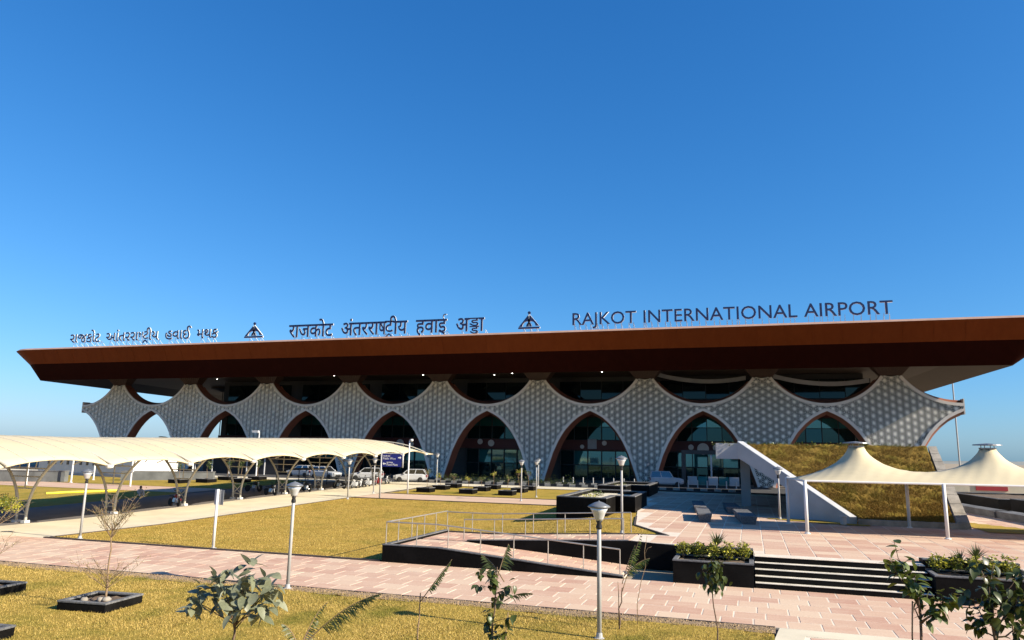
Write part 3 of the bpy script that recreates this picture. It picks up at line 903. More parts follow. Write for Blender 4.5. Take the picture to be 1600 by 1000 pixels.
# triangular emblem
def emblem(x0, w, z0, z1, label):
    o = empty('roof_emblem', (x0, SY, 0), 0, label, 'emblem', 'emblems between the roof names')
    H = z1-z0; c = w/2; d0, d1 = -0.1, 0.1
    def P_(pts): return [(p[0]*w, z0+p[1]*H) for p in pts]
    def part(name, pts, mats=LM):
        m = MB(); m.prism(P_(pts), d0, d1); ob = m.build(name, list(mats))
        ob.parent = o
        for p in ob.data.polygons: p.material_index = 0 if abs(p.normal.y) > 0.9 else 1
    part('base_bar', [(0,0.0),(1,0.0),(1,0.10),(0.02,0.10)])
    arcL = [(0.20+0.21*(1-math.cos(R(a))), 0.13+0.30*math.sin(R(a))) for a in range(0, 121, 15)]
    part('left_wing', [(0.03,0.12),(0.45,0.78),(0.45,0.13),(0.36,0.13),(0.41,0.30)]+[(q[0], q[1]) for q in reversed(arcL)])
    part('right_wing', [(1-p[0], p[1]) for p in [(0.03,0.16),(0.45,0.78),(0.45,0.13),(0.36,0.13),(0.41,0.30)]+[(q[0], max(q[1],0.16)) for q in reversed(arcL)]])
    m = MB(); m.lathe((c, -0.1, z0+H*0.92), [(H*0.085,0),(H*0.085,0.2)], 14, 'Y'); m.build('dot', MAT['navy'], o)
    m = MB(); m.box(c-w*0.03, c+w*0.03, -0.04, 0.08, z0+0.12*H, z0+0.84*H); m.build('centre_bar', MAT['lettergrey'], o)
    struts(o, [w*0.25, w*0.55, w*0.85], z0+0.05)
emblem(-70.9, 3.3, 20.75, 23.05, 'navy triangular emblem on the roof beside the Gujarati lettering')
emblem(-28.25, 2.95, 20.65, 22.95, 'navy triangular emblem on the roof just left of the English lettering')

# ================================================================== STAIRS, RAMP, PLANTERS
def staircase(x0, x1, label):
    o = empty('staircase', (0,0,0), 0, label, 'stairs')
    for k in range(5):
        ya = 29.62+0.30*k; z0 = 0.2*k; z1 = 0.2*(k+1)
        m = MB(); m.box(x0, x1, ya, ya+0.32, z0-0.03, z1-0.018); m.build('riser', MAT['granite'], o)
        if k < 4:
            m = MB(); m.bevbox(x0+0.004, x1-0.004, ya-0.012, ya+0.30, z1-0.018, z1, 0.005); m.build('tread', MAT['tread'], o)
        else:
            m = MB(); m.bevbox(x0+0.004, x1-0.004, ya-0.012, ya+0.12, z1-0.018, z1-0.002, 0.005); m.build('tread', MAT['mortar'], o)
    return o
staircase(0.02, 5.88, 'black granite steps with pale treads between the two flower planters')
staircase(9.05, 20.0, 'black granite steps with pale treads right of the right-hand flower planter')

def planter_box(name, x0, x1, y0, y1, zb, h, t, label, cat='planter', group=None, top='granite_top', body='granite', rz=0.0):
    """hollow box: four walls, a coping and soil"""
    cx, cy = (x0+x1)/2, (y0+y1)/2; w, d = (x1-x0)/2, (y1-y0)/2
    o = empty(name, (cx, cy, zb), rz, label, cat, group)
    m = MB()
    m.box(-w, w, -d, -d+t, -0.05, h-0.05); m.box(-w, w, d-t, d, -0.05, h-0.05)
    m.box(-w, -w+t, -d+t, d-t, -0.05, h-0.05); m.box(w-t, w, -d+t, d-t, -0.05, h-0.05)
    m.build('wall', MAT[body], o)
    m = MB(); c = 0.015
    m.bevbox(-w-c, w+c, -d-c, -d+t, h-0.05, h, 0.01); m.bevbox(-w-c, w+c, d-t, d+c, h-0.05, h, 0.01)
    m.bevbox(-w-c, -w+t, -d+t, d-t, h-0.05, h, 0.01); m.bevbox(w-t, w+c, -d+t, d-t, h-0.05, h, 0.01)
    m.build('coping', MAT[top], o)
    n = 8; vs = []; fs = []
    for j in range(n+1):
        for i in range(n+1):
            vs.append((-w+t+(2*w-2*t)*i/n, -d+t+(2*d-2*t)*j/n, h-0.12+rng.uniform(-0.03,0.03)))
    for j in range(n):
        for i in range(n): a = j*(n+1)+i; fs.append((a,a+1,a+n+2,a+n+1))
    m = MB(); m.add(vs, fs); m.build('soil', MAT['soil'], o, fix=False)
    return o

# ramp with a landing: one thing with walls, floors and handrails
rp = empty('access_ramp', (-10.2, 29.7, 0), 0, 'two-flight access ramp with black granite sides and steel handrails', 'ramp')
def RB(name, mat, fn):
    m = MB(); fn(m); ob = m.build(name, MAT[mat], rp); ob.location = (10.2, -29.7, 0); return ob
LZ = 0.62; xa, xb, xc_ = -15.3, -12.7, -4.9
def fz(x): return LZ if x <= xb else LZ+(0.03-LZ)*(x-xb)/(xc_-xb)         # front flight
def bz(x): return LZ if x <= xb else min(P, LZ+(P-LZ)*(x-xb)/(-5.2-xb))   # back flight
RB('front_wall', 'granite', lambda m: m.prism([(xa,-0.05),(xc_,-0.05),(xc_,0.08),(xb,LZ+0.09),(xa,LZ+0.09)], 29.60, 29.84))
RB('end_wall', 'granite', lambda m: m.box(xa, xa+0.2, 29.843, 36.5, -0.05, LZ+0.088))
RB('divider_wall', 'granite', lambda m: m.prism([(xb,-0.05),(-3.0,-0.05),(-3.0,P-0.05),(-5.2,P+0.06),(xb,LZ+0.06)], 33.0, 33.24))
RB('back_wall', 'kerb_dark', lambda m: m.prism([(xa,-0.05),(-5.2,-0.05),(-5.2,P+0.03),(xb,LZ+0.06),(xa,LZ+0.06)], 36.5, 36.66))
RB('coping', 'granite_top', lambda m: (m.prism([(xa-0.01,LZ+0.09),(xb,LZ+0.09),(xc_+0.02,0.08),(xc_+0.02,0.115),(xb,LZ+0.125),(xa-0.01,LZ+0.125)], 29.585, 29.85),
                                      m.box(xa-0.015, xa+0.21, 29.85, 36.5, LZ+0.09, LZ+0.125),
                                      m.prism([(xb,LZ+0.06),(-5.2,P+0.06),(-5.2,P+0.09),(xb,LZ+0.09)], 32.99, 33.25)))
# ramp floors laid with slabs
rm = RB('ramp_bed', 'mortar', lambda m: (m.prism([(xa+0.2,-0.05),(xc_,-0.05),(xc_,0.0),(xb,LZ-0.03),(xa+0.2,LZ-0.03)], 29.845, 32.98),
                                         m.prism([(xa+0.2,-0.05),(-5.21,-0.05),(-5.21,P-0.03),(xb,LZ-0.03),(xa+0.2,LZ-0.03)], 33.25, 36.49),
                                         m.box(xa+0.2, xb, 32.985, 33.245, -0.05, LZ-0.03)))
def ramp_slab(x0, x1, y0, y1, f):
    g = 0.02; cx, cy = (x0+x1)/2, (y0+y1)/2
    m = MB(); m.bevbox(-(x1-x0)/2+g, (x1-x0)/2-g, -(y1-y0)/2+g, (y1-y0)/2-g, -0.03, 0.0, 0.006)
    ob = m.build('slab', MAT['slab'], rm, ((x0+x1)/2, cy, f(cx)+0.004), (0, -math.atan2(f(x1)-f(x0), x1-x0), 0))
for fl, (ya, yb, f, xe) in enumerate(((29.85, 32.98, fz, -4.95), (33.26, 36.48, bz, -5.25))):
    for j in range(4):
        y0 = ya+(yb-ya)*j/4; y1 = ya+(yb-ya)*(j+1)/4
        x = xa+0.22-0.4*(j % 2)
        while x < xe-0.1:
            a = max(x, xa+0.22); b = min(x+0.87, xe)
            if a < xb < b: ramp_slab(a, xb, y0, y1, f) if xb-a > 0.1 else None; a = xb
            if b-a > 0.1: ramp_slab(a, b, y0, y1, f)
            x += 0.87
def rail(pts, zf, posts, endl=False, endr=False, H=0.95):
    RB('handrail', 'steel', lambda m: m.tube([(x, y, zf(x)+H) for x, y in pts], 0.028, 8))
    for x, y in posts:
        RB('baluster', 'steel', lambda m: m.bar((x, y, zf(x)+0.02), (x, y, zf(x)+H), 0.022, 8))
fl = lambda x: fz(x)+0.10
rail([(x, 29.72) for x in np.linspace(-15.2, -5.0, 14)], fl, [(x, 29.72) for x in np.linspace(-15.2, -5.0, 8)])
rail([(-15.2, y) for y in (29.72, 33, 36.58)], lambda x: LZ+0.10, [(-15.2, y) for y in (30.9, 32.3, 33.7, 35.1, 36.58)])
bl = lambda x: bz(x)+0.06
rail([(x, 36.58) for x in np.linspace(-15.2, -5.6, 12)], bl, [(x, 36.58) for x in np.linspace(-13.8, -5.6, 6)])
rail([(x, 33.12) for x in np.linspace(-12.9, -5.4, 12)], bl, [(x, 33.12) for x in np.linspace(-12.9, -5.4, 6)], H=0.93)

# flower planters flanking the steps (lower front trough, raised rear trough)
pA = planter_box('flower_planter', -2.95, -0.02, 29.55, 31.35, 0.0, 0.86, 0.16, 'black granite planter of yellow-green shrubs left of the steps', group='planters flanking the steps')
pB = planter_box('flower_planter', 5.93, 9.0, 29.55, 31.35, 0.0, 0.86, 0.16, 'black granite planter of shrubs right of the steps', group='planters flanking the steps')
for o, x0, x1 in ((pA, -2.95, -0.02), (pB, 5.93, 9.0)):
    w = (x1-x0)/2; m = MB(); m.box(-w, w, 0.92, 1.65, -0.05, 1.14); m.build('rear_trough', MAT['granite'], o)
    m = MB(); m.bevbox(-w-0.01, w+0.01, 0.9, 1.1, 1.14, 1.19, 0.01); m.build('rear_coping', MAT['granite_top'], o)

# stepped granite planters on the plaza
def poly_planter(name, pts, zb, h, t, label):
    cx = sum(p[0] for p in pts)/len(pts); cy = sum(p[1] for p in pts)/len(pts)
    o = empty(name, (cx, cy, zb), 0, label, 'planter', 'stepped planters beside the plaza')
    n = len(pts); inn = []
    for i in range(n):
        a = Vector(pts[i-1]); b = Vector(pts[i]); c = Vector(pts[(i+1) % n])
        d1 = (b-a).normalized(); d2 = (c-b).normalized()
        n1 = Vector((-d1.y, d1.x)); n2 = Vector((-d2.y, d2.x))
        k = (n1+n2); k = k/max(k.dot(n1), 0.3)
        inn.append(b+k*t)
    L = lambda q, z: (q[0]-cx, q[1]-cy, z)
    m = MB(); m.add([L(p,-0.1) for p in pts]+[L(p,h-0.06) for p in pts], [(i,(i+1)%n,n+(i+1)%n,n+i) for i in range(n)]); 
    m.add([L(p,h-0.3) for p in inn]+[L(p,h-0.06) for p in inn], [(i,(i+1)%n,n+(i+1)%n,n+i) for i in range(n)])
    m.build('wall', MAT['granite'], o, fix=False)
    m = MB(); m.add([L(p,h-0.06) for p in pts]+[L(p,h) for p in pts]+[L(p,h) for p in inn]+[L(p,h-0.06) for p in inn],
        [(i,(i+1)%n,n+(i+1)%n,n+i) for i in range(n)]+[(n+i,n+(i+1)%n,2*n+(i+1)%n,2*n+i) for i in range(n)]+[(2*n+i,2*n+(i+1)%n,3*n+(i+1)%n,3*n+i) for i in range(n)])
    m.build('coping', MAT['granite_top'], o, fix=False)
    m = MB(); m.add([L(p,h-0.28) for p in inn], [tuple(range(n))]); m.build('soil', MAT['cream'], o, fix=False)
    return o
ppA = poly_planter('stepped_planter', [(-12.1,47.4),(-8.75,47.0),(-8.75,50.4),(-7.4,50.2),(-7.6,57.6),(-9.0,57.6),(-9.0,58.9),(-12.4,58.9)], 0.75, 1.28, 0.42, 'large stepped black granite planter at the lawn corner, nearer of the two')
ppB = poly_planter('stepped_planter', [(-13.2,66.6),(-10.6,66.4),(-10.6,69.4),(-8.9,69.2),(-9.1,77.6),(-13.4,77.8)], 0.85, 1.18, 0.42, 'stepped black granite planter nearer the road, behind the larger one')

# ------------------------------------------------------------------ benches
def bench(loc, L, W, rz, label, h=0.47):
    o = empty('stone_bench', loc, rz, label, 'bench', 'granite benches on the plaza')
    m = MB(); s = 0.16; b = 0.09
    m.hexa([(-W/2+b,-L/2+s,0),(W/2-b,-L/2+s,0),(W/2-b,L/2-s,0),(-W/2+b,L/2-s,0)], [(-W/2,-L/2,h-0.07),(W/2,-L/2,h-0.07),(W/2,L/2,h-0.07),(-W/2,L/2,h-0.07)])
    m.build('body', MAT['bench'], o)
    m = MB(); m.bevbox(-W/2-0.01, W/2+0.01, -L/2-0.01, L/2+0.01, h-0.07, h, 0.012); m.build('seat_slab', MAT['granite_top'], o)
    return o
RZ6 = R(5.5)
bench((-2.85, 47.5, P), 5.2, 0.78, RZ6, 'grey granite bench in full sun, nearest in the left pair')
bench((-3.55, 54.4, P), 6.0, 0.78, RZ6, 'grey granite bench in line behind the nearest left one')
bench((-0.45, 47.4, P), 5.6, 0.9, RZ6, 'grey granite bench nearest in the right pair, next to the berm')
bench((-1.35, 54.2, P), 4.6, 0.9, RZ6, 'grey granite bench behind the right one, half in berm shade')
bench((15.6, 64.0, P), 11.0, 1.2, R(6), 'long grey granite bench along the black planter right of the berm')
bench((16.6, 55.6, P), 7.5, 1.2, R(6), 'long grey granite bench at the right edge, under the tent')

# ------------------------------------------------------------------ grass-roofed pavilion (berm)
bm_ = empty('grass_pavilion', (5, 48, P), 0, 'sloping grass-covered pavilion with white concrete edge and open left side', 'pavilion')
def BB(name, mat, fn):
    m = MB(); fn(m); ob = m.build(name, mat if not isinstance(mat, str) else MAT[mat], bm_); ob.location = (-5, -48, -P); return ob
YA, YT, ZT = 48.0, 53.6, 5.55
def sz_(y): return P+0.25+(ZT-P-0.25)*(y-YA)/(YT-YA)
def xleft(y): return 5.75+(-0.45-5.75)*(y-YA)/(YT-YA)
XRr = 11.15
n = 44; vs = []; fs = []
for j in range(n+1):
    y = YA+(YT-YA)*j/n
    for i in range(71):
        x = xleft(y)+0.3+(XRr-0.3-xleft(y)-0.3)*i/70
        vs.append((x, y, sz_(y)+0.07+0.05*math.sin(x*2.1+y*3)*math.sin(y*5.3)+rng.uniform(-0.05,0.05)))
for j in range(n):
    for i in range(70): a = j*71+i; fs.append((a,a+1,a+72,a+71))
BB('grass_slope', 'berm', lambda m: (setattr(m, 'smooth', True), m.add(vs, fs)))
BB('roof_turf', 'berm', lambda m: m.box(-1.9, XRr-0.25, YT+0.02, 84.0, ZT-0.3, ZT+0.03))
# white sloping edge beam on the left
def edge_beam(m):
    A0 = (5.75, YA, P+0.25); B0 = (-0.45, YT, ZT+0.08); C0 = (-2.25, YT+0.1, ZT+0.08)
    T = 0.35; H = 0.95
    def q(a, b, ha, hb):
        m.hexa([(a[0]-T,a[1],a[2]-ha),(a[0]+0.05,a[1],a[2]-ha),(b[0]+0.05,b[1],b[2]-hb),(b[0]-T,b[1],b[2]-hb)],
               [(a[0]-T,a[1],a[2]+0.14),(a[0]+0.05,a[1],a[2]+0.14),(b[0]+0.05,b[1],b[2]+0.14),(b[0]-T,b[1],b[2]+0.14)])
    q(A0, B0, 0.45, H)
BB('edge_beam', 'concrete', edge_beam)
def under_wall(m):
    pts = [(5.55, YA+0.12), (2.35, YA+0.12+(5.55-2.35)/6.2*(YT-YA))]
    (xa_, ya_), (xb_, yb_) = pts
    za_ = P+0.25; zb_ = sz_(yb_)
    m.hexa([(xa_-0.22,ya_,P-0.05),(xa_,ya_,P-0.05),(xb_,yb_,P-0.05),(xb_-0.22,yb_,P-0.05)], [(xa_-0.22,ya_,za_-0.3),(xa_,ya_,za_-0.3),(xb_,yb_,zb_-0.55),(xb_-0.22,yb_,zb_-0.55)])
BB('under_wall', 'concrete', under_wall)
BB('roof_slab', 'concrete', lambda m: m.box(-2.25, -0.35, YT, 84.0, ZT-0.95, ZT+0.12))
BB('roof_slab', 'concrete', lambda m: m.box(-0.345, XRr, YT+0.4, 84.0, ZT-0.95, ZT-0.31))
BB('coping', 'white', lambda m: m.hexa([(5.42,YA-0.02,P+0.392),(5.80,YA-0.02,P+0.392),(-0.40,YT,ZT+0.222),(-0.78,YT,ZT+0.222)],
                                       [(5.42,YA-0.02,P+0.43),(5.80,YA-0.02,P+0.43),(-0.40,YT,ZT+0.26),(-0.78,YT,ZT+0.26)]))
BB('pillar', 'concrete', lambda m: m.box(-0.75, -0.05, 61.2, 62.6, P, ZT-0.96))
BB('pillar', 'concrete', lambda m: m.box(-0.75, -0.05, 80.5, 81.9, P, ZT-0.96))
BB('pillar', 'concrete', lambda m: m.box(2.9, 3.8, 54.4, 55.0, P, ZT-0.96))
BB('side_wall', 'concrete', lambda m: m.prism([(YA,P),(84.0,P),(84.0,ZT-0.32),(YT+0.1,ZT-0.32),(YA,P+0.25)], XRr-0.25, XRr, 'X'))
BB('rear_wall', 'greypave', lambda m: m.box(4.36, XRr-0.26, 83.6, 83.99, P, ZT-0.96))
BB('inner_wall', 'greypave', lambda m: m.box(4.1, 4.35, 54.4, 83.58, P, ZT-0.97))
BB('front_kerb', 'stone_edge', lambda m: m.box(5.85, XRr+0.2, YA-0.32, YA-0.02, P-0.05, P+0.32))
# stone courses on the right-hand edge
for k in range(9):
    y0 = YA+(YT-YA)*k/9; y1 = YA+(YT-YA)*(k+1)/9-0.03
    BB('edge_stone', 'stone_edge', lambda m: m.hexa([(XRr+0.01,y0,P),(XRr+0.5,y0,P),(XRr+0.5,y1,P),(XRr+0.01,y1,P)],
        [(XRr-0.22,y0,sz_(y0)+0.12),(XRr+0.42-0.02*k,y0,sz_(y0)+0.12),(XRr+0.42-0.02*k,y1,sz_(y1)+0.12),(XRr-0.22,y1,sz_(y1)+0.12)]))

# ------------------------------------------------------------------ peaked membrane tent
tent = empty('membrane_tent', (2.62, 40.9, P), R(6.2), 'cream two-peaked membrane tent on slim white posts', 'tent')
MW, MD, EZ, PZ, RR = 6.45, 5.75, 2.62, 4.42, 0.40
def tent_surface():
    nx_, ny_ = 150, 44; Lx = 3*MW
    X, Y = np.meshgrid(np.linspace(0, Lx, nx_+1), np.linspace(0, MD, ny_+1))
    Z = np.full_like(X, EZ+0.35)
    peak = np.zeros(X.shape, bool)
    for i in range(3): peak |= np.hypot(X-(i+0.5)*MW, Y-MD/2) < RR
    dx, dy = Lx/nx_, MD/ny_; wx, wy = 1/dx**2, 1/dy**2
    for it in range(1800):
        Z[peak] = PZ
        Z[0,:] = Z[-1,:] = EZ; Z[:,0] = Z[:,-1] = EZ
        Z[1:-1,1:-1] = (wx*(Z[1:-1,2:]+Z[1:-1,:-2])+wy*(Z[2:,1:-1]+Z[:-2,1:-1]))/(2*(wx+wy))
    Z[peak] = PZ
    Z += 0.012*np.sin(X*7.3+Y*4.1)*np.sin(Y*9.7-X*2.2)*(np.minimum(np.minimum(Y, MD-Y), 1.0))
    vs_ = np.stack([X,Y,Z],-1).reshape(-1,3).tolist(); fs_ = []
    for j in range(ny_):
        for i in range(nx_):
            if not (peak[j,i] and peak[j+1,i+1] and peak[j,i+1] and peak[j+1,i]):
                a_ = j*(nx_+1)+i; fs_.append((a_,a_+1,a_+nx_+2,a_+nx_+1))
    m = MB(); m.smooth = True; m.add(vs_, fs_)
    ob = m.build('canopy', MAT['membrane'], tent, fix=False)
    so_ = ob.modifiers.new('thickness', 'SOLIDIFY'); so_.thickness = 0.03
tent_surface()
def peak_fittings(x0):
    cx, cy = x0+MW/2, MD/2
    m = MB(); m.lathe((cx,cy,PZ), [(RR,-0.03),(RR,0.04),(RR*0.8,0.04),(RR*0.8,-0.03)], 20); m.build('peak_ring', MAT['lampcap'], tent)
    m = MB(); m.lathe((cx,cy,PZ+0.16), [(0.02,0.05),(0.68,0.0),(0.66,0.05),(0.02,0.12)], 20); m.build('rain_cap', MAT['lampcap'], tent)
    m = MB()
    for q in range(4):
        a = math.pi/4+q*math.pi/2; m.bar((cx+RR*0.8*math.cos(a), cy+RR*0.8*math.sin(a), PZ), (cx+RR*0.8*math.cos(a), cy+RR*0.8*math.sin(a), PZ+0.18), 0.02, 5)
    m.build('cap_stay', MAT['lampcap'], tent)
for i in range(3): peak_fittings(i*MW)
for i in range(4):
    for j in range(2):
        m = MB(); m.smooth = True; m.bar((i*MW, j*MD, -0.02), (i*MW, j*MD, EZ), 0.085, 12); m.build('post', MAT['white'], tent)
        m = MB(); m.lathe((i*MW, j*MD, 0), [(0.15,0),(0.15,0.03),(0.1,0.06)], 12); m.build('post_base', MAT['white'], tent)
for j in range(2):
    m = MB(); m.bar((0, j*MD, EZ-0.01), (3*MW, j*MD, EZ-0.01), 0.055, 8); m.build('edge_tube', MAT['white'], tent)
for i in range(4):
    m = MB(); m.bar((i*MW, 0, EZ-0.03), (i*MW, MD, EZ-0.03), 0.05, 8); m.build('edge_tube', MAT['white'], tent)

# ================================================================== CANOPY WALK
cn = empty('walkway_canopy', (-43, 30, 0), 0, 'long cream membrane canopy on curved twin-legged trusses over the walkway', 'canopy')
CW = [28.1, 34.6, 41.2, 47.9, 54.5, 61.0, 67.2, 73.3, 79.4]
U0, U1 = -50.0, -36.0
def canopy_z(x, y):
    t = (x+43.0)/7.0                                   # -1..1 across
    f = abs(t)
    base = zl(y)+3.50
    # scalloped edge: low at the trusses, high between
    ph = 0.0
    for a, b in zip(CW, CW[1:]):
        if a <= y <= b: ph = math.sin(math.pi*(y-a)/(b-a)); break
    edge = base+0.42*ph**0.7
    ridge = zl(y)+5.2
    k = (1-f**2.3)
    return edge+(ridge-edge)*k
nx, ny = 24, 120; y0, y1 = 26.0, 81.4
vs = []; fs = []
for j in range(ny+1):
    y = y0+(y1-y0)*j/ny
    for i in range(nx+1):
        t = -1+2*i/nx
        taper = 1.0 if y < 76.5 else 1-0.30*((y-76.5)/4.9)**1.5
        # last bay pulls out to a low pointed corner
        x = -43+7*t*taper + (0 if y < 76.5 else 2.2*((y-76.5)/4.9)**1.5*max(t,0))
        z = canopy_z(-43+7*t, y)
        if y > 74.5: z -= 1.15*smooth((y-74.5)/6.9)*(1-abs(t)**2.3)
        vs.append((x+43, y-30, z))
for j in range(ny):
    for i in range(nx): a = j*(nx+1)+i; fs.append((a,a+1,a+nx+2,a+nx+1))
m = MB(); m.smooth = True; m.add(vs, fs)
ob = m.build('membrane', MAT['membrane'], cn, fix=False)
md = ob.modifiers.new('thickness', 'SOLIDIFY'); md.thickness = 0.05; md.offset = -1
# welded seams across the membrane
yy = 27.4
while yy < 79.5:
    pts = []
    for i in range(13):
        t = -0.1+1.08*i/12; y_ = yy+0.35*t
        tp = 1.0 if y_ < 76.5 else 1-0.30*((y_-76.5)/4.9)**1.5
        z = canopy_z(-43+7*t, y_)
        if y_ > 74.5: z -= 1.15*smooth((y_-74.5)/6.9)*(1-abs(t)**2.3)
        x_ = -43+7*t*tp+(0 if y_ < 76.5 else 2.2*((y_-76.5)/4.9)**1.5*max(t,0))
        pts.append((x_+43, y_-30, z+0.012))
    m = MB(); m.tube(pts, 0.018, 4); m.build('seam', MAT['truss'], cn); yy += 1.66
# rain spouts on the low points
for w in CW[1:]:
    m = MB(); m.lathe((7.0, w-30, zl(w)+3.36), [(0.03,0),(0.20,0.08),(0.24,0.22),(0.10,0.26)], 10); m.build('spout', MAT['white'], cn)
TR = None
for w in CW:
    zg = zl(w); T = empty('truss', (0.6, w-30, zg)); T.parent = cn
    parts = {}
    if TR is None:
        TR = []
        for s in (-1, 1):
            pts = []
            for k in range(15):
                t = k/14; z = 0.1+3.95*t
                # straight low legs, then sweeping outwards
                xo = 0.38+2.25*max(0, (t-0.08)/0.92)**2.3
                pts.append((s*xo, 0, z))
            m = MB(); m.smooth = True; m.tube(pts, 0.085, 8); TR.append(('leg', m.mesh('leg', MAT['truss']), s))
            leg = pts
        LEG = [(abs(p[0]), p[2]) for p in leg]
        def lx(z):
            for (a, za), (b, zb) in zip(LEG, LEG[1:]):
                if z <= zb: return a+(b-a)*(z-za)/(zb-za)
            return LEG[-1][0]
        m = MB()
        for z in (0.5, 1.3, 2.05): m.bar((-lx(z),0,z), (lx(z),0,z), 0.04, 6)
        m.bar((-lx(.5),0,.5), (lx(1.3),0,1.3), 0.035, 6); m.bar((lx(.5),0,.5), (-lx(1.3),0,1.3), 0.035, 6)
        for z in (2.75, 3.25): m.bar((-lx(z),0,z), (lx(z),0,z), 0.04, 6)
        m.bar((0,0,2.05), (0,0,4.4), 0.04, 6)
        TR.append(('bracing', m.mesh('bracing', MAT['truss']), 0))
        m = MB()
        top = []
        for k in range(17):
            x = -6.6+13.2*k/16; top.append((x, 0, 3.42+1.48*(1-(abs(x)/7)**2.3)))
        m.tube(top, 0.06, 6)
        for x in (-5.2,-3.6,-2.2,-0.9,0.9,2.2,3.6,5.2):
            zt = 3.42+1.48*(1-(abs(x)/7)**2.3); zb = 3.25 if abs(x) < 2.6 else 3.55
            xb_ = x*0.72 if abs(x) < 4 else x*0.70
            m.bar((x,0,zt), (xb_,0,min(zb, zt)), 0.035, 6)
        TR.append(('rafter', m.mesh('rafter', MAT['truss']), 0))
        for s in (-1,1):
            m = MB(); m.box(s*0.38-0.17, s*0.38+0.17, -0.17, 0.17, -0.05, 0.16)
            TR.append(('plinth', m.mesh('plinth', MAT['white']), 0))
    for nm, me, s in TR: link(nm, me, T)

# ================================================================== LAMPS, SIGNS
_lamp = {}
def lamp(x, y, z, H, label):
    o = empty('lamp_post', (x, y, z), rng.uniform(0, 6), label, 'street lamp', 'post-top lamps')
    k = round(H, 1)
    if k not in _lamp:
        a = MB(); a.smooth = True; a.lathe((0,0,0), [(0.062,0),(0.055,k-0.72),(0.045,k-0.70)], 12)
        b = MB(); b.lathe((0,0,0), [(0.14,0),(0.14,0.03),(0.09,0.05),(0.075,0.16)], 12)
        c = MB(); c.smooth = True; c.lathe((0,0,k-0.72), [(0.075,0),(0.085,0.05),(0.06,0.16),(0.085,0.2),(0.07,0.22)], 12)
        d = MB(); d.smooth = True; d.lathe((0,0,k-0.5), [(0.10,0),(0.125,0.06),(0.175,0.2),(0.265,0.36)], 16)
        e = MB(); e.smooth = True; e.lathe((0,0,k-0.14), [(0.27,-0.03),(0.31,0.0),(0.27,0.035),(0.12,0.11),(0.02,0.14),(0.0,0.17)], 16)
        f = MB(); f.lathe((0,0,k-0.5), [(0.09,0.02),(0.035,0.26),(0.0,0.3)], 10)
        _lamp[k] = [('pole', a.mesh('pole', MAT['polewhite'])), ('base_plate', b.mesh('base_plate', MAT['polewhite'])), ('collar', c.mesh('collar', MAT['black'])),
                    ('bowl', d.mesh('bowl', MAT['lampglass'])), ('cap', e.mesh('cap', MAT['lampcap'])), ('reflector', f.mesh('reflector', MAT['white']))]
    for nm, me in _lamp[k]: link(nm, me, o)
    return o
lamp(-32.75, 30.14, 0, 3.5, 'white lamp post at the lawn corner, leftmost in view')
lamp(-15.3, 22.75, 0, 3.6, 'white lamp post at the edge of the near lawn, left of the ramp')
lamp(-3.92, 20.0, 0, 3.45, 'white lamp post nearest to the viewer, centre foreground')
lamp(-6.17, 37.35, 0.9, 3.8, 'white lamp post at the upper end of the ramp, in front of the stepped planter')
lamp(-19.39, 63.4, 0.55, 3.6, 'lamp post on the far path in front of the small planters')
lamp(-19.37, 68.2, 0.63, 3.5, 'lamp post on the rear lawn just right of the small planters')
lamp(-23.4, 83.2, 0.95, 3.2, 'lamp post at the road edge between the third and fourth arches from the right')
lamp(-35.28, 81.2, 0.93, 3.6, 'lamp post by the right tip of the walkway canopy')
lamp(-33.93, 58.62, 0.43, 3.5, 'lamp post beside the walkway, left of the blue sign')
lamp(-35.1, 65.48, 0.58, 3.4, 'lamp post right behind the blue sign near the scooters')
lamp(1.62, 49.16, P, 3.25, 'lamp post in front of the pavilion edge, left of the tent')
lamp(-12.4, 95.0, P, 2.9, 'small lamp post by the column left of the white jeep')
# tall pole with camera
o = empty('camera_pole', (-31.84, 66.3, 0.59), 0, 'tall white pole carrying a security camera behind the blue sign', 'pole')
m = MB(); m.smooth = True; m.lathe((0,0,0), [(0.085,0),(0.06,5.1)], 12); m.build('pole', MAT['white'], o)
m = MB(); m.tube([(0,0,5.05),(0.05,-0.05,5.2),(0.25,-0.1,5.25)], 0.035, 6); m.build('arm', MAT['white'], o)
m = MB(); m.smooth = True; m.lathe((0.28,-0.1,5.02), [(0.0,0.0),(0.12,0.05),(0.15,0.14),(0.13,0.25),(0,0.27)], 12); m.build('camera_dome', MAT['white'], o)
# second camera pole under the left canopy
o = empty('camera_pole', (-62.0, 62.5, zl(62.5)), 0, 'white camera pole with equipment box beyond the canopy, far left', 'pole')
m = MB(); m.lathe((0,0,0), [(0.09,0),(0.07,4.6)], 10); m.build('pole', MAT['white'], o)
m = MB(); m.bevbox(-0.05,0.35,-0.2,-0.05,1.5,2.1); m.build('equipment_box', MAT['white'], o)
# camera bracket showing above the canopy ridge
o = empty('security_camera', (-59.2, 79.5, zl(79.5)), 0, 'white security camera on a post showing above the canopy ridge', 'camera')
m = MB(); m.lathe((0,0,0), [(0.09,0),(0.06,5.9)], 8); m.build('post', MAT['white'], o)
m = MB(); m.bevbox(-1.0,-0.1,-0.15,0.12,5.75,6.02); m.bar((0,0,5.8),(-0.4,0,5.85),0.05,5); m.build('camera_body', MAT['white'], o)

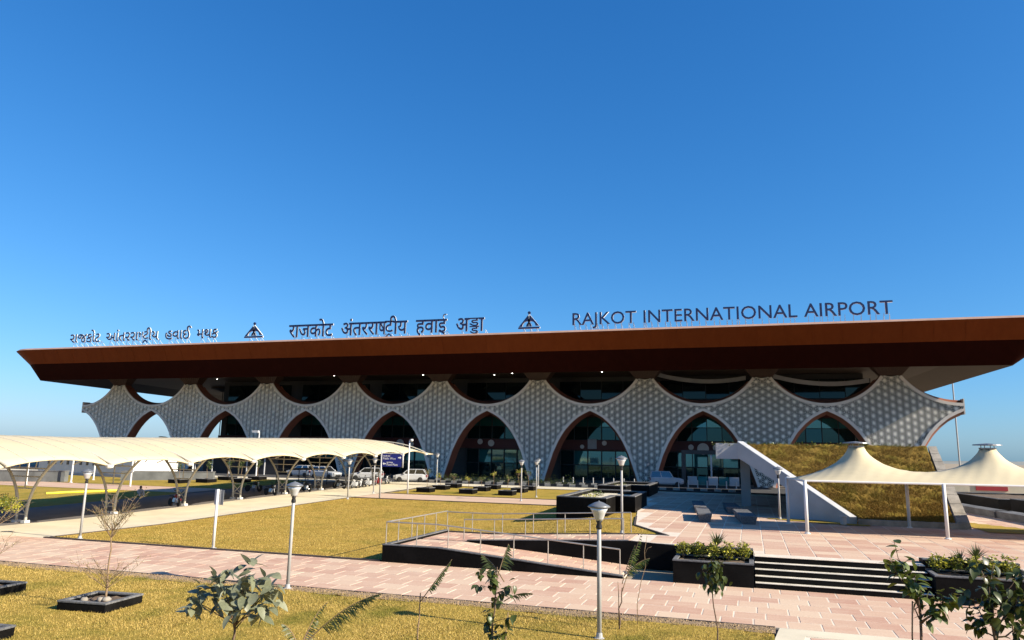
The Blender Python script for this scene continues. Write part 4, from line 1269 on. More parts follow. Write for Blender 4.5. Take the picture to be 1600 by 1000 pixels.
# blue direction board
SGM = {}
def flat_text(s, parent, x, z, h, name='lettering', mat='white', y=-0.06):
    me = text_mesh(s, 0.0); a, b = bounds(text_mesh('x' if s[0].isascii() else 'र')); k = h/(b[1])
    me = me.copy(); v = np.empty(len(me.vertices)*3); me.vertices.foreach_get('co', v); v = v.reshape(-1,3)
    v2 = np.stack([v[:,0]*k*0.9+x, np.full(len(v), y), v[:,1]*k+z], 1); me.vertices.foreach_set('co', v2.ravel())
    me.materials.clear(); me.materials.append(MAT[mat]); me.update()
    return link(name, me, parent)
sb = empty('direction_sign', (-31.76, 60.45, zl(60.45)), R(12), 'dark blue direction board with white arrows reading Food Plaza', 'sign')
for px, h in ((0.0, 4.15), (1.98, 3.95)):
    m = MB(); m.smooth = True
    m.bar((px,0,0 if px == 0 else 2.75),(px,0,h), 0.075, 10); m.build('post', MAT['polewhite'], sb)
m = MB(); m.bar((0,0,4.0),(1.98,0,4.0),0.05,8); m.build('top_rail', MAT['polewhite'], sb)
for z0, z1 in ((3.37, 3.92), (2.82, 3.36)):
    m = MB(); m.bevbox(0.09, 1.88, -0.05, 0.03, z0, z1, 0.01); m.build('panel', MAT['signblue'], sb)
flat_text('पारकिंग सेवा', sb, 0.16, 3.70, 0.10); flat_text('Public Wc-s', sb, 0.16, 3.46, 0.12)
flat_text('फूड पलाजा', sb, 0.5, 3.14, 0.10); flat_text('Food Plaza', sb, 0.5, 2.92, 0.12)
for sgn, xx, zz in ((1, 1.55, 3.63), (-1, 0.12, 3.08)):
    m = MB(); x_ = xx if sgn > 0 else xx+0.32
    pts = [(0,0.045),(0.16,0.045),(0.16,0.13),(0.30,0),(0.16,-0.13),(0.16,-0.045),(0,-0.045)]
    m.add([(x_+sgn*p[0], -0.062, zz+p[1]) for p in pts], [tuple(range(7))]); m.build('arrow', MAT['white'], sb, fix=False)
# sign seen from the back on the lawn edge
sk = empty('path_sign', (-24.46, 30.05, 0), R(-10), 'small slatted metal sign on a white pole, seen from behind at the lawn edge', 'sign')
m = MB(); m.smooth = True; m.lathe((0,0,0), [(0.07,0),(0.06,2.75)], 12); m.build('pole', MAT['white'], sk)
for i in range(4):
    x = -0.28+0.155*i
    m = MB(); m.bevbox(x, x+0.13, 0.07, 0.10, 2.02, 2.72, 0.01); m.build('slat', MAT['lampcap'] if i % 2 else MAT['polewhite'], sk)
m = MB(); m.lathe((0,0,0), [(0.15,0),(0.15,0.03),(0.08,0.04)], 12); m.build('base_plate', MAT['white'], sk)

# ================================================================== FAR LEFT BUILDINGS AND WALLS
wl = empty('low_wall', (-80, 61.5, zl(61)), R(0), 'low dark grey stone wall under the left end of the canopy', 'wall')
m = MB(); m.prism([(-18,-8.0),(6.4,3.2),(6.4,3.7),(-18,-7.5)], -0.2, 1.22, 'Z'); m.build('stonework', MAT['wall_grey'], wl)
m = MB(); m.prism([(-18,-8.05),(6.45,3.15),(6.45,3.75),(-18,-7.45)], 1.22, 1.30, 'Z'); m.build('coping', MAT['granite_top'], wl)
wl = empty('low_wall', (-66, 72.5, zl(72)), 0, 'low grey ribbed wall beyond the canopy, right of the white building', 'wall')
m = MB(); m.prism([(-4.5,-3.0),(3.6,3.0),(3.6,3.35),(-4.5,-2.65)], -0.2, 1.0, 'Z'); m.build('stonework', MAT['wall_grey'], wl)
m = MB(); m.prism([(-4.55,-3.05),(3.65,2.95),(3.65,3.4),(-4.55,-2.6)], 1.0, 1.07, 'Z'); m.build('coping', MAT['granite_top'], wl)
wb = empty('white_building', (-82, 75, zl(75)), R(-7), 'white flat-roofed building with narrow black slit windows seen under the canopy', 'building')
m = MB(); m.box(-9.5, 8.6, 0, 7, -0.3, 2.75); m.build('wall', MAT['wall_white'], wb)
m = MB(); m.box(-9.7, 8.8, -0.25, 7.2, 2.75, 3.0); m.build('roof', MAT['wall_white'], wb)
m = MB(); m.box(-9.52, 8.62, -0.06, -0.003, -0.3, 0.35); m.build('plinth', MAT['concrete'], wb)
for i in range(11):
    x = -7.6+1.28*i
    m = MB(); m.box(x, x+0.42, -0.05, 0.03, 1.35, 2.55); f = m.build('window', MAT['frame'], wb)
    m = MB(); m.box(x+0.05, x+0.37, -0.07, -0.052, 1.42, 2.48); m.build('pane', MAT['carglass'], f)
db = empty('service_building', (-64, 90, 0.9), 0, 'dark low service building behind the canopy with a flat brown canopy', 'building')
m = MB(); m.box(-14, -1, 2, 8, 0, 2.6); m.build('wall', MAT['frame'], db)
m = MB(); m.box(-15, -0.5, 0, 9, 2.6, 3.0); m.build('roof', MAT['soffit'], db)
for i in range(5):
    m = MB(); m.bar((-14+3*i, 0.4, 0), (-14+3*i, 0.4, 2.6), 0.1, 8); m.build('post', MAT['concrete'], db)
# thin posts beyond the canopy
for k, (x, y, lb) in enumerate(((-73.2,59.8,'slim white post on the far lawn, leftmost'),(-72.0,64.2,'slim white post by the far pink path near the grey wall end'),(-73.8,68.8,'stout white post beside the white building'),(-66.2,76.3,'slim white post beyond the grey ribbed wall'))):
    o = empty('slim_post', (x, y, zl(y)), 0, lb, 'post', 'posts beyond the canopy')
    m = MB(); m.lathe((0,0,0), [(0.09,0),(0.09,3.4)], 8); m.build('shaft', MAT['white'], o)
    m = MB(); m.lathe((0,0,0), [(0.17,0),(0.17,0.05),(0.1,0.07)], 8); m.build('foot', MAT['white'], o)
# yellow barrier strip on the far lawn
m = MB(); m.tube([(-60.5,51.5,zl(51.5)+0.06),(-59.5,53.2,zl(53.2)+0.1),(-58.7,55,zl(55)+0.08),(-57.8,56.8,zl(56.8)+0.09)], 0.11, 8)
tag(m.build('yellow_hose', MAT['yellow']), 'bright yellow hose lying across the far lawn beyond the canopy', 'hose')

# ================================================================== RIGHT-HAND SIDE
rw = empty('boundary_wall', (40, 108, 0.9), R(1.5), 'cream boundary wall with red panels seen under the tent, far right', 'wall')
m = MB(); m.box(-22, 60, 0, 0.3, -0.2, 1.55); m.build('wall', MAT['cream'], rw)
m = MB(); m.box(-22.1, 60.1, -0.06, 0.36, 1.55, 1.65); m.build('coping', MAT['mortar'], rw)
for i in range(9):
    x = -19.6+6.55*i
    m = MB(); m.box(x, x+3.5, -0.10, -0.003, 0.25, 1.42); m.build('red_panel', MAT['redpanel'], rw)
bp = planter_box('long_planter', 17.6, 24.0, 66.5, 78.5, P, 0.95, 0.3, 'long black granite planter wall right of the berm', rz=R(4))
bp2 = planter_box('long_planter', 18.9, 27.0, 57.5, 65.6, P, 1.05, 0.3, 'black granite planter at the right edge beside the long bench', rz=R(6))
# two white guard posts and a slotted pale barrier
bar_ = empty('slotted_barrier', (17.6, 86.0, P), 0, 'pale slotted concrete barrier with two white hooked posts right of the berm', 'barrier')
for z0 in (0.0, 0.55):
    m = MB(); m.box(-0.6, 1.5, 0, 0.4, z0, z0+0.16); m.box(-0.6, -0.3, 0, 0.4, z0+0.16, z0+0.5); m.box(0.2, 0.6, 0, 0.4, z0+0.16, z0+0.5); m.box(1.2, 1.5, 0, 0.4, z0+0.16, z0+0.5)
    m.build('course', MAT['cream'], bar_)
for x in (0.15, 1.35):
    m = MB(); m.tube([(x,-0.1,0.9),(x,-0.1,1.75),(x-0.08,-0.1,1.9),(x-0.2,-0.1,1.92)], 0.06, 6); m.build('hooked_post', MAT['white'], bar_)
# small pale bollard light at the foot of the berm edge
o = empty('bollard_light', (5.0, 47.3, P), 0, 'short pale bollard light at the foot of the pavilion edge', 'bollard')
m = MB(); m.lathe((0,0,0), [(0.17,0),(0.17,0.42),(0.2,0.44),(0.2,0.5),(0.02,0.52)], 14); m.build('body', MAT['polewhite'], o)

# ================================================================== ROADSIDE
ck = empty('painted_kerb', (-30, 84.9, 0.97), 0, 'kerb painted in black and pale blocks along the road', 'kerb')
BK = [MB().bevbox(-0.36,0.36,-0.12,0.12,0,0.26,0.02).mesh('kerb_block', MAT[q]) for q in ('kerbwhite','black')]
for i in range(52): link('kerb_block', BK[i % 2], ck, (-9.0+0.74*i, 0, 0))
ck2 = empty('painted_kerb', (-30, 90.2, 0.97), 0, 'far kerb painted in black and pale blocks below the arches', 'kerb')
for i in range(34): link('kerb_block', BK[i % 2], ck2, (-9.0+0.74*i, 0, 0))
BOL = [('shaft', MB().lathe((0,0,0), [(0.07,0),(0.07,0.85),(0.0,0.9)], 8).mesh('shaft', MAT['polewhite'])), ('foot', MB().lathe((0,0,0), [(0.12,0),(0.12,0.03),(0.07,0.04)], 8).mesh('foot', MAT['polewhite']))]
pos_words = ['first','second','third','fourth','fifth','sixth','seventh','eighth']
for i in range(8):
    o = empty('bollard', (-22.6+1.28*i, 92.0, 0.97), 0, 'short white bollard before the third arch from the right, %s from the left' % pos_words[i], 'bollard', 'bollards along the kerb')
    for nm, me in BOL: link(nm, me, o)
for i in range(7):
    o = empty('bollard', (-8.4+1.12*i, 93.2, 0.97), 0, 'short white bollard before the glass barrier, %s from the left' % pos_words[i], 'bollard', 'bollards by the glass barrier')
    for nm, me in BOL: link(nm, me, o)
gb = empty('glass_barrier', (-4.6, 95.5, 0.97), 0, 'row of pale glass panels with a dark portal behind the bollards', 'barrier')
for i in range(5):
    m = MB(); m.box(-2.9+1.25*i, -1.75+1.25*i, -0.03, 0.03, 0.25, 1.3); m.build('pane', MAT['glass_teal'] if i % 2 else MAT['lampglass'], gb)
m = MB(); m.box(-3.1, 3.5, -0.06, 0.06, 0.05, 0.24); m.build('bottom_rail', MAT['frame'], gb)
m = MB(); m.box(-3.6, -3.1, -0.2, 0.3, 0, 4.0); m.box(-3.6, 5.0, -0.2, 0.3, 4.0, 4.5); m.build('portal', MAT['frame'], gb)
m = MB(); m.box(-0.1, 0.1, -0.1, 0.1, 1.3, 4.0); m.build('post', MAT['concrete'], gb)

# ------------------------------------------------------------------ vehicles
def car(x, y, rz, label, suv=0.0, mat='carwhite', z=0.97):
    o = empty('parked_car' if True else '', (x, y, z), rz, label, 'car', 'parked cars')
    L, W = 4.1, 1.68; H = 1.52+0.3*suv
    # body loft along x
    st = [(-2.05,0.42,0.78),(-1.98,0.30,0.92),(-1.5,0.22,0.98),(-0.6,0.20,0.98),(0.6,0.20,0.97),(1.1,0.22,0.93),(1.75,0.26,0.84),(2.0,0.32,0.74),(2.06,0.42,0.62)]
    if suv: st = [(a, b+0.06, c+0.16) for a, b, c in st]
    vs = []; fs = []
    for (xx, z0, z1) in st:
        e = 0.86 if abs(xx) > 1.9 else 1.0
        w = W/2*e
        vs += [(xx,-w*0.9,z0),(xx,-w,z0+0.18),(xx,-w,z1-0.12),(xx,-w*0.9,z1),(xx,w*0.9,z1),(xx,w,z1-0.12),(xx,w,z0+0.18),(xx,w*0.9,z0)]
    n = len(st)
    for i in range(n-1):
        for k in range(8): fs.append((i*8+k, i*8+(k+1)%8, (i+1)*8+(k+1)%8, (i+1)*8+k))
    fs += [tuple(range(7,-1,-1)), tuple(range((n-1)*8, n*8))]
    m = MB(); m.add(vs, fs); body = m.build('body', MAT[mat], o)
    zb = (0.96 if not suv else 1.12); w0, w1 = W/2*0.90, W/2*0.74
    xr0, xr1, xf1, xf0 = (-1.95,-1.55,0.25,0.95) if not suv else (-2.0,-1.85,0.35,0.8)
    m = MB(); m.hexa([(xr0,-w0,zb),(xf0,-w0,zb),(xf0,w0,zb),(xr0,w0,zb)], [(xr1,-w1,H),(xf1,-w1,H),(xf1,w1,H),(xr1,w1,H)])
    m.build('cabin_glass', MAT['carglass'], o)
    m = MB(); m.hexa([(xr1-0.06,-w1-0.03,H-0.04),(xf1+0.05,-w1-0.03,H-0.04),(xf1+0.05,w1+0.03,H-0.04),(xr1-0.06,w1+0.03,H-0.04)], [(xr1+0.1,-w1+0.08,H+0.03),(xf1-0.1,-w1+0.08,H+0.03),(xf1-0.1,w1-0.08,H+0.03),(xr1+0.1,w1-0.08,H+0.03)])
    m.build('car_roof', MAT[mat], o)
    m = MB()
    for s in (-1, 1):
        for xa_, xb2 in ((xr0, xr1), (xf0, xf1), ((xr0+xf0)/2-0.05, (xr1+xf1)/2-0.05)):
            m.bar((xa_, s*(w0+0.01), zb), (xb2, s*(w1+0.01), H), 0.045, 5)
    m.build('pillars', MAT[mat], o)
    for sx_ in (-1.25, 1.28):
        for s in (-1, 1):
            m = MB(); m.smooth = True; m.lathe((sx_, s*(W/2-0.10), 0.31), [(0.18,-0.11),(0.30,-0.11),(0.315,-0.05),(0.315,0.05),(0.30,0.11),(0.18,0.11)], 18, 'Y'); wv = m.build('wheel', MAT['rubber'], o)
            m = MB(); m.lathe((sx_, s*(W/2-0.10), 0.31), [(0.0,s*0.08),(0.06,s*0.10),(0.19,s*0.09),(0.19,-s*0.05),(0.0,-s*0.05)], 14, 'Y'); m.build('rim', MAT['alloy'], wv)
    for s in (-1, 1):
        m = MB(); m.bevbox(1.86, 2.045, s*0.62-0.16, s*0.62+0.16, 0.62+0.14*suv, 0.76+0.14*suv, 0.02); m.build('headlight', MAT['lampglass'], o)
        m = MB(); m.bevbox(-2.075, -1.95, s*0.66-0.1, s*0.66+0.1, 0.62+0.1*suv, 0.9+0.1*suv, 0.02); m.build('tail_light', MAT['bikered'], o)
        m = MB(); m.bevbox(0.62, 0.80, s*(W/2+0.08)-0.1, s*(W/2+0.08)+0.1, 0.98+0.12*suv, 1.1+0.12*suv, 0.02); m.build('mirror', MAT[mat], o)
    m = MB(); m.box(1.95, 2.075, -0.55, 0.55, 0.36, 0.52); m.build('grille', MAT['black'], o)
    m = MB(); m.box(-1.9, 1.9, -W/2*0.8, W/2*0.8, 0.14, 0.30); m.build('underbody', MAT['black'], o)
    return o
car(-40.0, 84.0, R(200), 'white hatchback parked at the right end of the canopy, near the blue sign')
car(-46.6, 85.0, R(200), 'white hatchback parked second from the right under the canopy', 0.0)
car(-53.0, 85.6, R(-8), 'white saloon parked with its nose to the right, middle of the canopy', 0.0)
car(-58.6, 88.6, R(170), 'white car parked farthest left beneath the canopy', 0.0)
car(-10.0, 94.6, R(8), 'white jeep standing on the road before the second arch from the right', 1.0)

def bike(x, y, rz, label, col_='black', scooter=False):
    o = empty('motorbike' if not scooter else 'scooter', (x, y, zl(y)+0.012), rz, label, 'scooter' if scooter else 'motorbike', 'parked two-wheelers')
    o.rotation_euler = (R(-6), 0, rz)
    wr = 0.29 if not scooter else 0.23
    for xx in (-0.62, 0.64):
        m = MB(); m.smooth = True; m.lathe((xx,0,wr), [(wr-0.07,-0.045),(wr-0.02,-0.05),(wr,0),(wr-0.02,0.05),(wr-0.07,0.045)], 20, 'Y'); wv = m.build('wheel', MAT['rubber'], o)
        m = MB()
        m.lathe((xx,0,wr), [(wr-0.09,-0.03),(wr-0.06,-0.03),(wr-0.06,0.03),(wr-0.09,0.03),(wr-0.09,-0.03)], 20, 'Y')
        for k in range(6): a = k*math.pi/3; m.bar((xx,0,wr),(xx+(wr-0.07)*math.cos(a),0,wr+(wr-0.07)*math.sin(a)),0.012,4)
        m.build('rim', MAT['alloy'], wv)
    m = MB()
    m.bar((0.64,0.07,wr),(0.40,0.07,0.92),0.025,6); m.bar((0.64,-0.07,wr),(0.40,-0.07,0.92),0.025,6)
    m.build('fork', MAT['alloy'], o)
    m = MB(); m.tube([(0.30,-0.36,0.98),(0.38,-0.2,1.02),(0.40,0,0.98),(0.38,0.2,1.02),(0.30,0.36,0.98)], 0.02, 6); m.build('handlebar', MAT['black'], o)
    m = MB()
    m.bar((0.42,0,0.85),(0.05,0,0.42),0.035,6); m.bar((0.42,0,0.82),(-0.3,0,0.70),0.035,6); m.bar((-0.3,0,0.70),(-0.62,0,wr),0.03,6); m.bar((0.05,0,0.42),(-0.62,0,wr),0.03,6)
    m.build('frame', MAT['black'], o)
    if not scooter:
        m = MB(); m.hexa([(-0.12,-0.15,0.32),(0.26,-0.15,0.32),(0.26,0.15,0.32),(-0.12,0.15,0.32)], [(-0.1,-0.12,0.60),(0.2,-0.12,0.62),(0.2,0.12,0.62),(-0.1,0.12,0.60)]); m.build('engine', MAT['alloy'], o)
        m = MB(); m.smooth = True; m.lathe((0.12,0,0.78), [(0.0,-0.26),(0.10,-0.20),(0.15,-0.02),(0.14,0.14),(0.07,0.24),(0,0.26)], 12, 'X'); m.build('tank', MAT[col_], o)
        m = MB(); m.tube([(-0.1,0.17,0.3),(-0.4,0.18,0.26),(-0.85,0.2,0.36)], 0.045, 8); m.build('exhaust', MAT['alloy'], o)
    else:
        m = MB(); m.hexa([(-0.75,-0.18,0.30),(-0.1,-0.18,0.24),(-0.1,0.18,0.24),(-0.75,0.18,0.30)], [(-0.8,-0.12,0.68),(-0.1,-0.14,0.66),(-0.1,0.14,0.66),(-0.8,0.12,0.68)]); m.build('rear_body', MAT[col_], o)
        m = MB(); m.hexa([(0.22,-0.2,0.24),(0.3,-0.2,0.24),(0.3,0.2,0.24),(0.22,0.2,0.24)], [(0.34,-0.17,0.9),(0.44,-0.12,0.9),(0.44,0.12,0.9),(0.34,0.17,0.9)]); m.build('leg_shield', MAT[col_], o)
        m = MB(); m.box(-0.12, 0.28, -0.16, 0.16, 0.20, 0.26); m.build('footboard', MAT['black'], o)
    m = MB(); m.bevbox(-0.72, -0.06, -0.12, 0.12, 0.70, 0.80, 0.04); m.build('seat', MAT['black'], o)
    m = MB(); m.smooth = True; m.lathe((0.44,0,0.86), [(0.05,-0.05),(0.09,0.0),(0.09,0.06),(0,0.08)], 12, 'X'); m.build('headlight', MAT['lampglass'], o)
    m = MB()
    for xx in (-0.64, 0.64):
        pts = [(xx+(wr+0.035)*math.cos(R(a)),0,wr+(wr+0.035)*math.sin(R(a))) for a in range(30, 160, 16)]
        m.tube(pts, 0.035, 5)
    m.build('mudguard', MAT[col_], o)
    for s in (-1, 1):
        m = MB(); m.bar((0.36,s*0.25,1.0),(0.36,s*0.3,1.16),0.01,4); m.bevbox(0.33,0.37,s*0.32-0.06,s*0.32+0.06,1.14,1.22); m.build('mirror', MAT['black'], o)
    m = MB(); m.bar((-0.05,0.1,0.3),(-0.02,0.3,0.0),0.014,5); m.build('stand', MAT['black'], o)
    return o
bike(-42.4, 47.2, R(-20), 'black motorbike with a red tank beside the third truss from the left', 'bikered')
bike(-42.3, 59.1, R(-15), 'dark motorbike standing alone between the fourth and fifth trusses', 'black')
bike(-41.8, 64.3, R(150), 'dark motorbike with shiny wheel just behind the second lamp post', 'black')
bike(-41.2, 69.4, R(170), 'dark motorbike left of the row of scooters', 'black')
bike(-40.2, 70.6, R(-80), 'pale-fronted scooter, first of the row by the blue sign', 'carwhite', True)
bike(-40.1, 72.0, R(-75), 'black scooter, second of the row by the blue sign', 'black', True)
bike(-40.2, 73.6, R(-80), 'white scooter, third of the row by the blue sign', 'carwhite', True)
bike(-40.4, 76.2, R(-85), 'red scooter standing behind the blue sign post', 'bikered', True)
bike(-40.4, 78.6, R(-80), 'black motorbike last of the row right of the red scooter', 'black')
bike(-46.5, 62.2, R(10), 'black motorbike deeper in the canopy shade, far side', 'black')
# dark luggage-trolley shelter under the canopy
o = empty('trolley_shelter', (-47.5, 72.0, zl(72)), 0, 'low dark shelter roof over trolleys inside the canopy shade', 'shelter')
m = MB(); m.box(-1.5, 1.5, -3, 3, 1.75, 1.85); m.build('shelter_roof', MAT['black'], o)
for sx_ in (-1.4, 1.4):
    for yy in (-2.8, 2.8):
        m = MB(); m.bar((sx_,yy,0),(sx_,yy,1.75),0.05,6); m.build('post', MAT['black'], o)

# ------------------------------------------------------------------ seated person
pr = empty('person', (-51.6, 53.2, zl(53)+0.01), R(-30), 'person in a white shirt with dark hair sitting on the far lawn under the canopy', 'person')
me = bpy.data.meshes.new('body')
J = {'pel':(0,0,0.12,0.15),'sp':(0,0.02,0.32,0.14),'ch':(0.05,0,0.50,0.16),'nk':(0.09,0,0.64,0.055),'hd':(0.12,0,0.74,0.085),'ht':(0.12,0,0.84,0.075),
     'sl':(0.06,0.18,0.55,0.065),'el':(0.20,0.26,0.34,0.045),'wl':(0.40,0.18,0.34,0.035),'hl':(0.47,0.14,0.33,0.04),
     'sr':(0.06,-0.18,0.55,0.065),'er':(0.20,-0.26,0.34,0.045),'wr':(0.40,-0.18,0.34,0.035),'hr':(0.47,-0.14,0.33,0.04),
     'pl':(0.08,0.11,0.12,0.095),'kl':(0.42,0.2,0.40,0.07),'al':(0.62,0.16,0.06,0.05),'fl':(0.78,0.18,0.04,0.04),
     'pr':(0.08,-0.11,0.12,0.095),'kr':(0.42,-0.2,0.40,0.07),'ar':(0.62,-0.16,0.06,0.05),'fr':(0.78,-0.18,0.04,0.04)}
K = list(J); E_ = [('pel','sp'),('sp','ch'),('ch','nk'),('nk','hd'),('hd','ht'),('ch','sl'),('sl','el'),('el','wl'),('wl','hl'),('ch','sr'),('sr','er'),('er','wr'),('wr','hr'),('pel','pl'),('pl','kl'),('kl','al'),('al','fl'),('pel','pr'),('pr','kr'),('kr','ar'),('ar','fr')]
me.from_pydata([J[k][:3] for k in K], [(K.index(a), K.index(b)) for a, b in E_], [])
me.materials.append(MAT['shirt'])
ob = link('body', me, pr)
ob.modifiers.new('skin', 'SKIN')
for i, k in enumerate(K):
    sv = me.skin_vertices[0].data[i]; sv.radius = (J[k][3], J[k][3]); sv.use_root = (k == 'pel')
ss = ob.modifiers.new('sub', 'SUBSURF'); ss.levels = 2; ss.render_levels = 2
m = MB(); m.smooth = True; m.lathe((0.10,0,0.72), [(0.098,-0.02),(0.112,0.06),(0.10,0.14),(0.05,0.19),(0,0.20)], 14); m.build('hair', MAT['hair'], pr)
m = MB(); m.smooth = True; m.lathe((0.15,0,0.70), [(0.0,-0.06),(0.06,-0.03),(0.082,0.05),(0.07,0.11),(0,0.14)], 12); m.build('face', MAT['skin'], pr)

# ================================================================== PLANTS
def leaf_mesh(name, L, W, mat, droop=0.25, fold=0.25):
    """a pointed oval leaf with midrib fold and droop, lying along +x"""
    vs = []; fs = []; n = 6
    for i in range(n+1):
        t = i/n; w = W/2*math.sin(math.pi*min(1, t**0.8*0.98+0.02))**0.8
        if i == n: w = 0.002
        z = -droop*L*t*t
        vs += [(L*t, -w, z+fold*w), (L*t, 0, z), (L*t, w, z+fold*w)]
    for i in range(n):
        a = 3*i; fs += [(a,a+3,a+4,a+1),(a+1,a+4,a+5,a+2)]
    m = MB(); m.smooth = True; m.add(vs, fs); return m.mesh(name, mat, fix=False)
LEAF = {'big_grey': leaf_mesh('leaf', 0.31, 0.17, MAT['leaf_grey'], 0.3, 0.15), 'big_dark': leaf_mesh('leaf', 0.18, 0.12, MAT['leaf_dark'], 0.35, 0.25),
        'oval': leaf_mesh('leaf', 0.19, 0.115, MAT['leaf_mid'], 0.25, 0.2), 'small_dark': leaf_mesh('leaf', 0.13, 0.07, MAT['leaf_dark'], 0.3, 0.2)}
def stem(parent, pts, r0, r1, mat='bark', name='branch', n=6):
    m = MB(); m.smooth = True; m.tube(pts, r0, n, r1); return m.build(name, MAT[mat], parent)
def place_leaf(parent, key, p, az, el, s, rl=None):
    q = Euler((rl if rl is not None else rng.uniform(-0.5,0.5), -el, az), 'XYZ')
    return link('leaf', LEAF[key], parent, p, q, (s, s*rng.uniform(0.85,1.15), s))
def wiggle(a, b, n=5, k=0.04):
    a, b = Vector(a), Vector(b); out = []
    for i in range(n+1):
        t = i/n; p = a.lerp(b, t)
        if 0 < i < n: p += Vector((rng.gauss(0,k), rng.gauss(0,k), rng.gauss(0,k*0.5)))
        out.append(p)
    return out
# 1: round-headed shrub with large grey-green leaves
sh = empty('shrub', (-10.66, 14.0, 0.02), 0, 'young tree with large pale grey-green leaves, left foreground', 'plant', 'young trees on the near lawn')
stem(sh, wiggle((0,0,-0.05),(0,0,1.0),5,0.012), 0.03, 0.024, name='trunk')
heads = []
for dx, dy, dz in ((-0.9,0.1,1.62),(-0.35,-0.2,1.95),(0.0,0.3,1.75),(0.35,-0.15,2.05),(0.85,0.15,1.85),(0.5,0.35,1.55),(-0.6,0.3,1.45),(0.15,-0.35,1.45),(0.95,-0.2,1.45),(-1.05,-0.15,1.4)):
    f = rng.uniform(0.85, 1.1); st0 = (0, 0, rng.uniform(0.85,1.0))
    pts = wiggle(st0, (dx*0.85, dy, dz), 4, 0.02); stem(sh, pts, 0.016, 0.006); heads.append((dx*0.85, dy, dz))
for (hx, hy, hz) in heads:
    for k in range(17):
        az = k*2.4+rng.uniform(-0.4,0.4); el = rng.uniform(-0.9, 0.45) if k < 14 else rng.uniform(0.6,1.2)
        place_leaf(sh, 'big_grey', (hx+rng.uniform(-0.22,0.22), hy+rng.uniform(-0.2,0.2), hz+rng.uniform(-0.22,0.2)), az, el, rng.uniform(0.8,1.25))
# 2: palm with one long arching frond
def frond(parent, base, tip, lift, nl, ll, mat='palm', w=0.018):
    base, tip = Vector(base), Vector(tip); pts = []
    for i in range(13):
        t = i/12; p = base.lerp(tip, t); p.z += lift*math.sin(math.pi*t*0.85); pts.append(p)
    stem(parent, pts, 0.014, 0.004, 'twig', 'frond_stem')
    m = MB(); vals = []
    d = (tip-base); d.z = 0; d.normalize(); side = Vector((-d.y, d.x, 0))
    for i in range(nl):
        t = 0.28+0.72*i/nl; k = t*12; a = int(min(k, 11)); p = pts[a].lerp(pts[a+1], k-a)
        for s in (-1, 1):
            L = ll*math.sin(math.pi*(0.18+0.8*t))*rng.uniform(0.85,1.1)
            e = p+d*L*0.75+side*s*L*0.55+Vector((0,0,-L*rng.uniform(0.1,0.5) if s > 0 else -L*rng.uniform(0.3,0.7)))
            mid = p.lerp(e, 0.5)+Vector((0,0,0.05*L)); nn = d.cross(Vector((0,0,1)))*0 + Vector((0,0,1))
            wv = Vector((rng.gauss(0,0.2), rng.gauss(0,0.2), 1)).normalized()*w*0.7 + d*w*0.4
            n0 = len(m.f)
            m.add([p-wv*0.5, p+wv*0.5, mid+wv, mid-wv, e], [(0,1,2,3),(3,2,4)])
            vals += [rng.random()]*(len(m.f)-n0)
    me = m.mesh('frond', MAT[mat], fix=False); set_rnd(me, vals); return link('frond', me, parent)
pm = empty('palm', (-9.35, 14.5, 0.02), 0, 'small palm with one long arching frond, beside the grey-leaved tree', 'palm')
stem(pm, [(0,0,-0.05),(0,0,0.35),(0.02,0,0.6)], 0.05, 0.03, name='trunk')
frond(pm, (0,0,0.5), (1.78,0.2,1.62), 0.25, 34, 0.42)
frond(pm, (0,0,0.5), (0.45,0.3,1.35), 0.2, 10, 0.14)
frond(pm, (0,0,0.5), (-0.35,-0.2,0.95), 0.15, 12, 0.2)
frond(pm, (0,0,0.5), (0.1,0.5,0.95), 0.1, 10, 0.2)
# 3: thin palm sapling with a folded leaf
sa = empty('palm_sapling', (-7.3, 16.0, 0.02), 0, 'thin palm sapling with one folded green leaf, between the palm and dark shrub', 'sapling')
stem(sa, wiggle((0,0,-0.05),(0.05,0,1.55),6,0.012), 0.022, 0.012, 'twig', 'stem')
frond(sa, (0.05,0,1.35), (0.75,0.1,2.3), 0.02, 22, 0.16, 'leaf_mid', 0.02)
# 4: dark-leaved sapling with stake
sv_ = empty('shrub', (-5.42, 15.5, 0.02), 0, 'dark heart-leaved sapling with drooping leaves, centre foreground', 'plant', 'young trees on the near lawn')
stem(sv_, wiggle((0,0,-0.05),(0.15,0.05,2.3),8,0.02), 0.024, 0.010, name='trunk')
stem(sv_, wiggle((0.35,0.05,-0.05),(0.42,0.05,1.4),5,0.012), 0.016, 0.010, 'twig', 'stake')
br = []
for k in range(14):
    t = rng.uniform(0.35, 0.98); az = rng.uniform(0, 6.28); L = rng.uniform(0.25, 0.62)
    p0 = Vector((0.15*t, 0.05*t, 2.3*t)); p1 = p0+Vector((math.cos(az)*L+0.1, math.sin(az)*L*0.6, rng.uniform(0.0,0.3)))
    stem(sv_, wiggle(p0, p1, 3, 0.015), 0.008, 0.004); br.append((p0, p1))
for p0, p1 in br:
    for k in range(9):
        p = Vector(p0).lerp(Vector(p1), rng.uniform(0.2,1.1)); place_leaf(sv_, 'big_dark', p+Vector((rng.gauss(0,.04),rng.gauss(0,.04),rng.gauss(0,.04))), rng.uniform(0,6.28), rng.uniform(-1.2,0.3), rng.uniform(0.6,1.1))
frond(sv_, (0.3,0.1,1.6), (0.95,0.1,1.75), 0.1, 12, 0.2)
frond(sv_, (0.15,0.1,2.1), (0.35,0.2,2.75), 0.05, 16, 0.28)
frond(sv_, (0.3,0.1,2.0), (-0.3,0.3,2.45), 0.1, 14, 0.25)
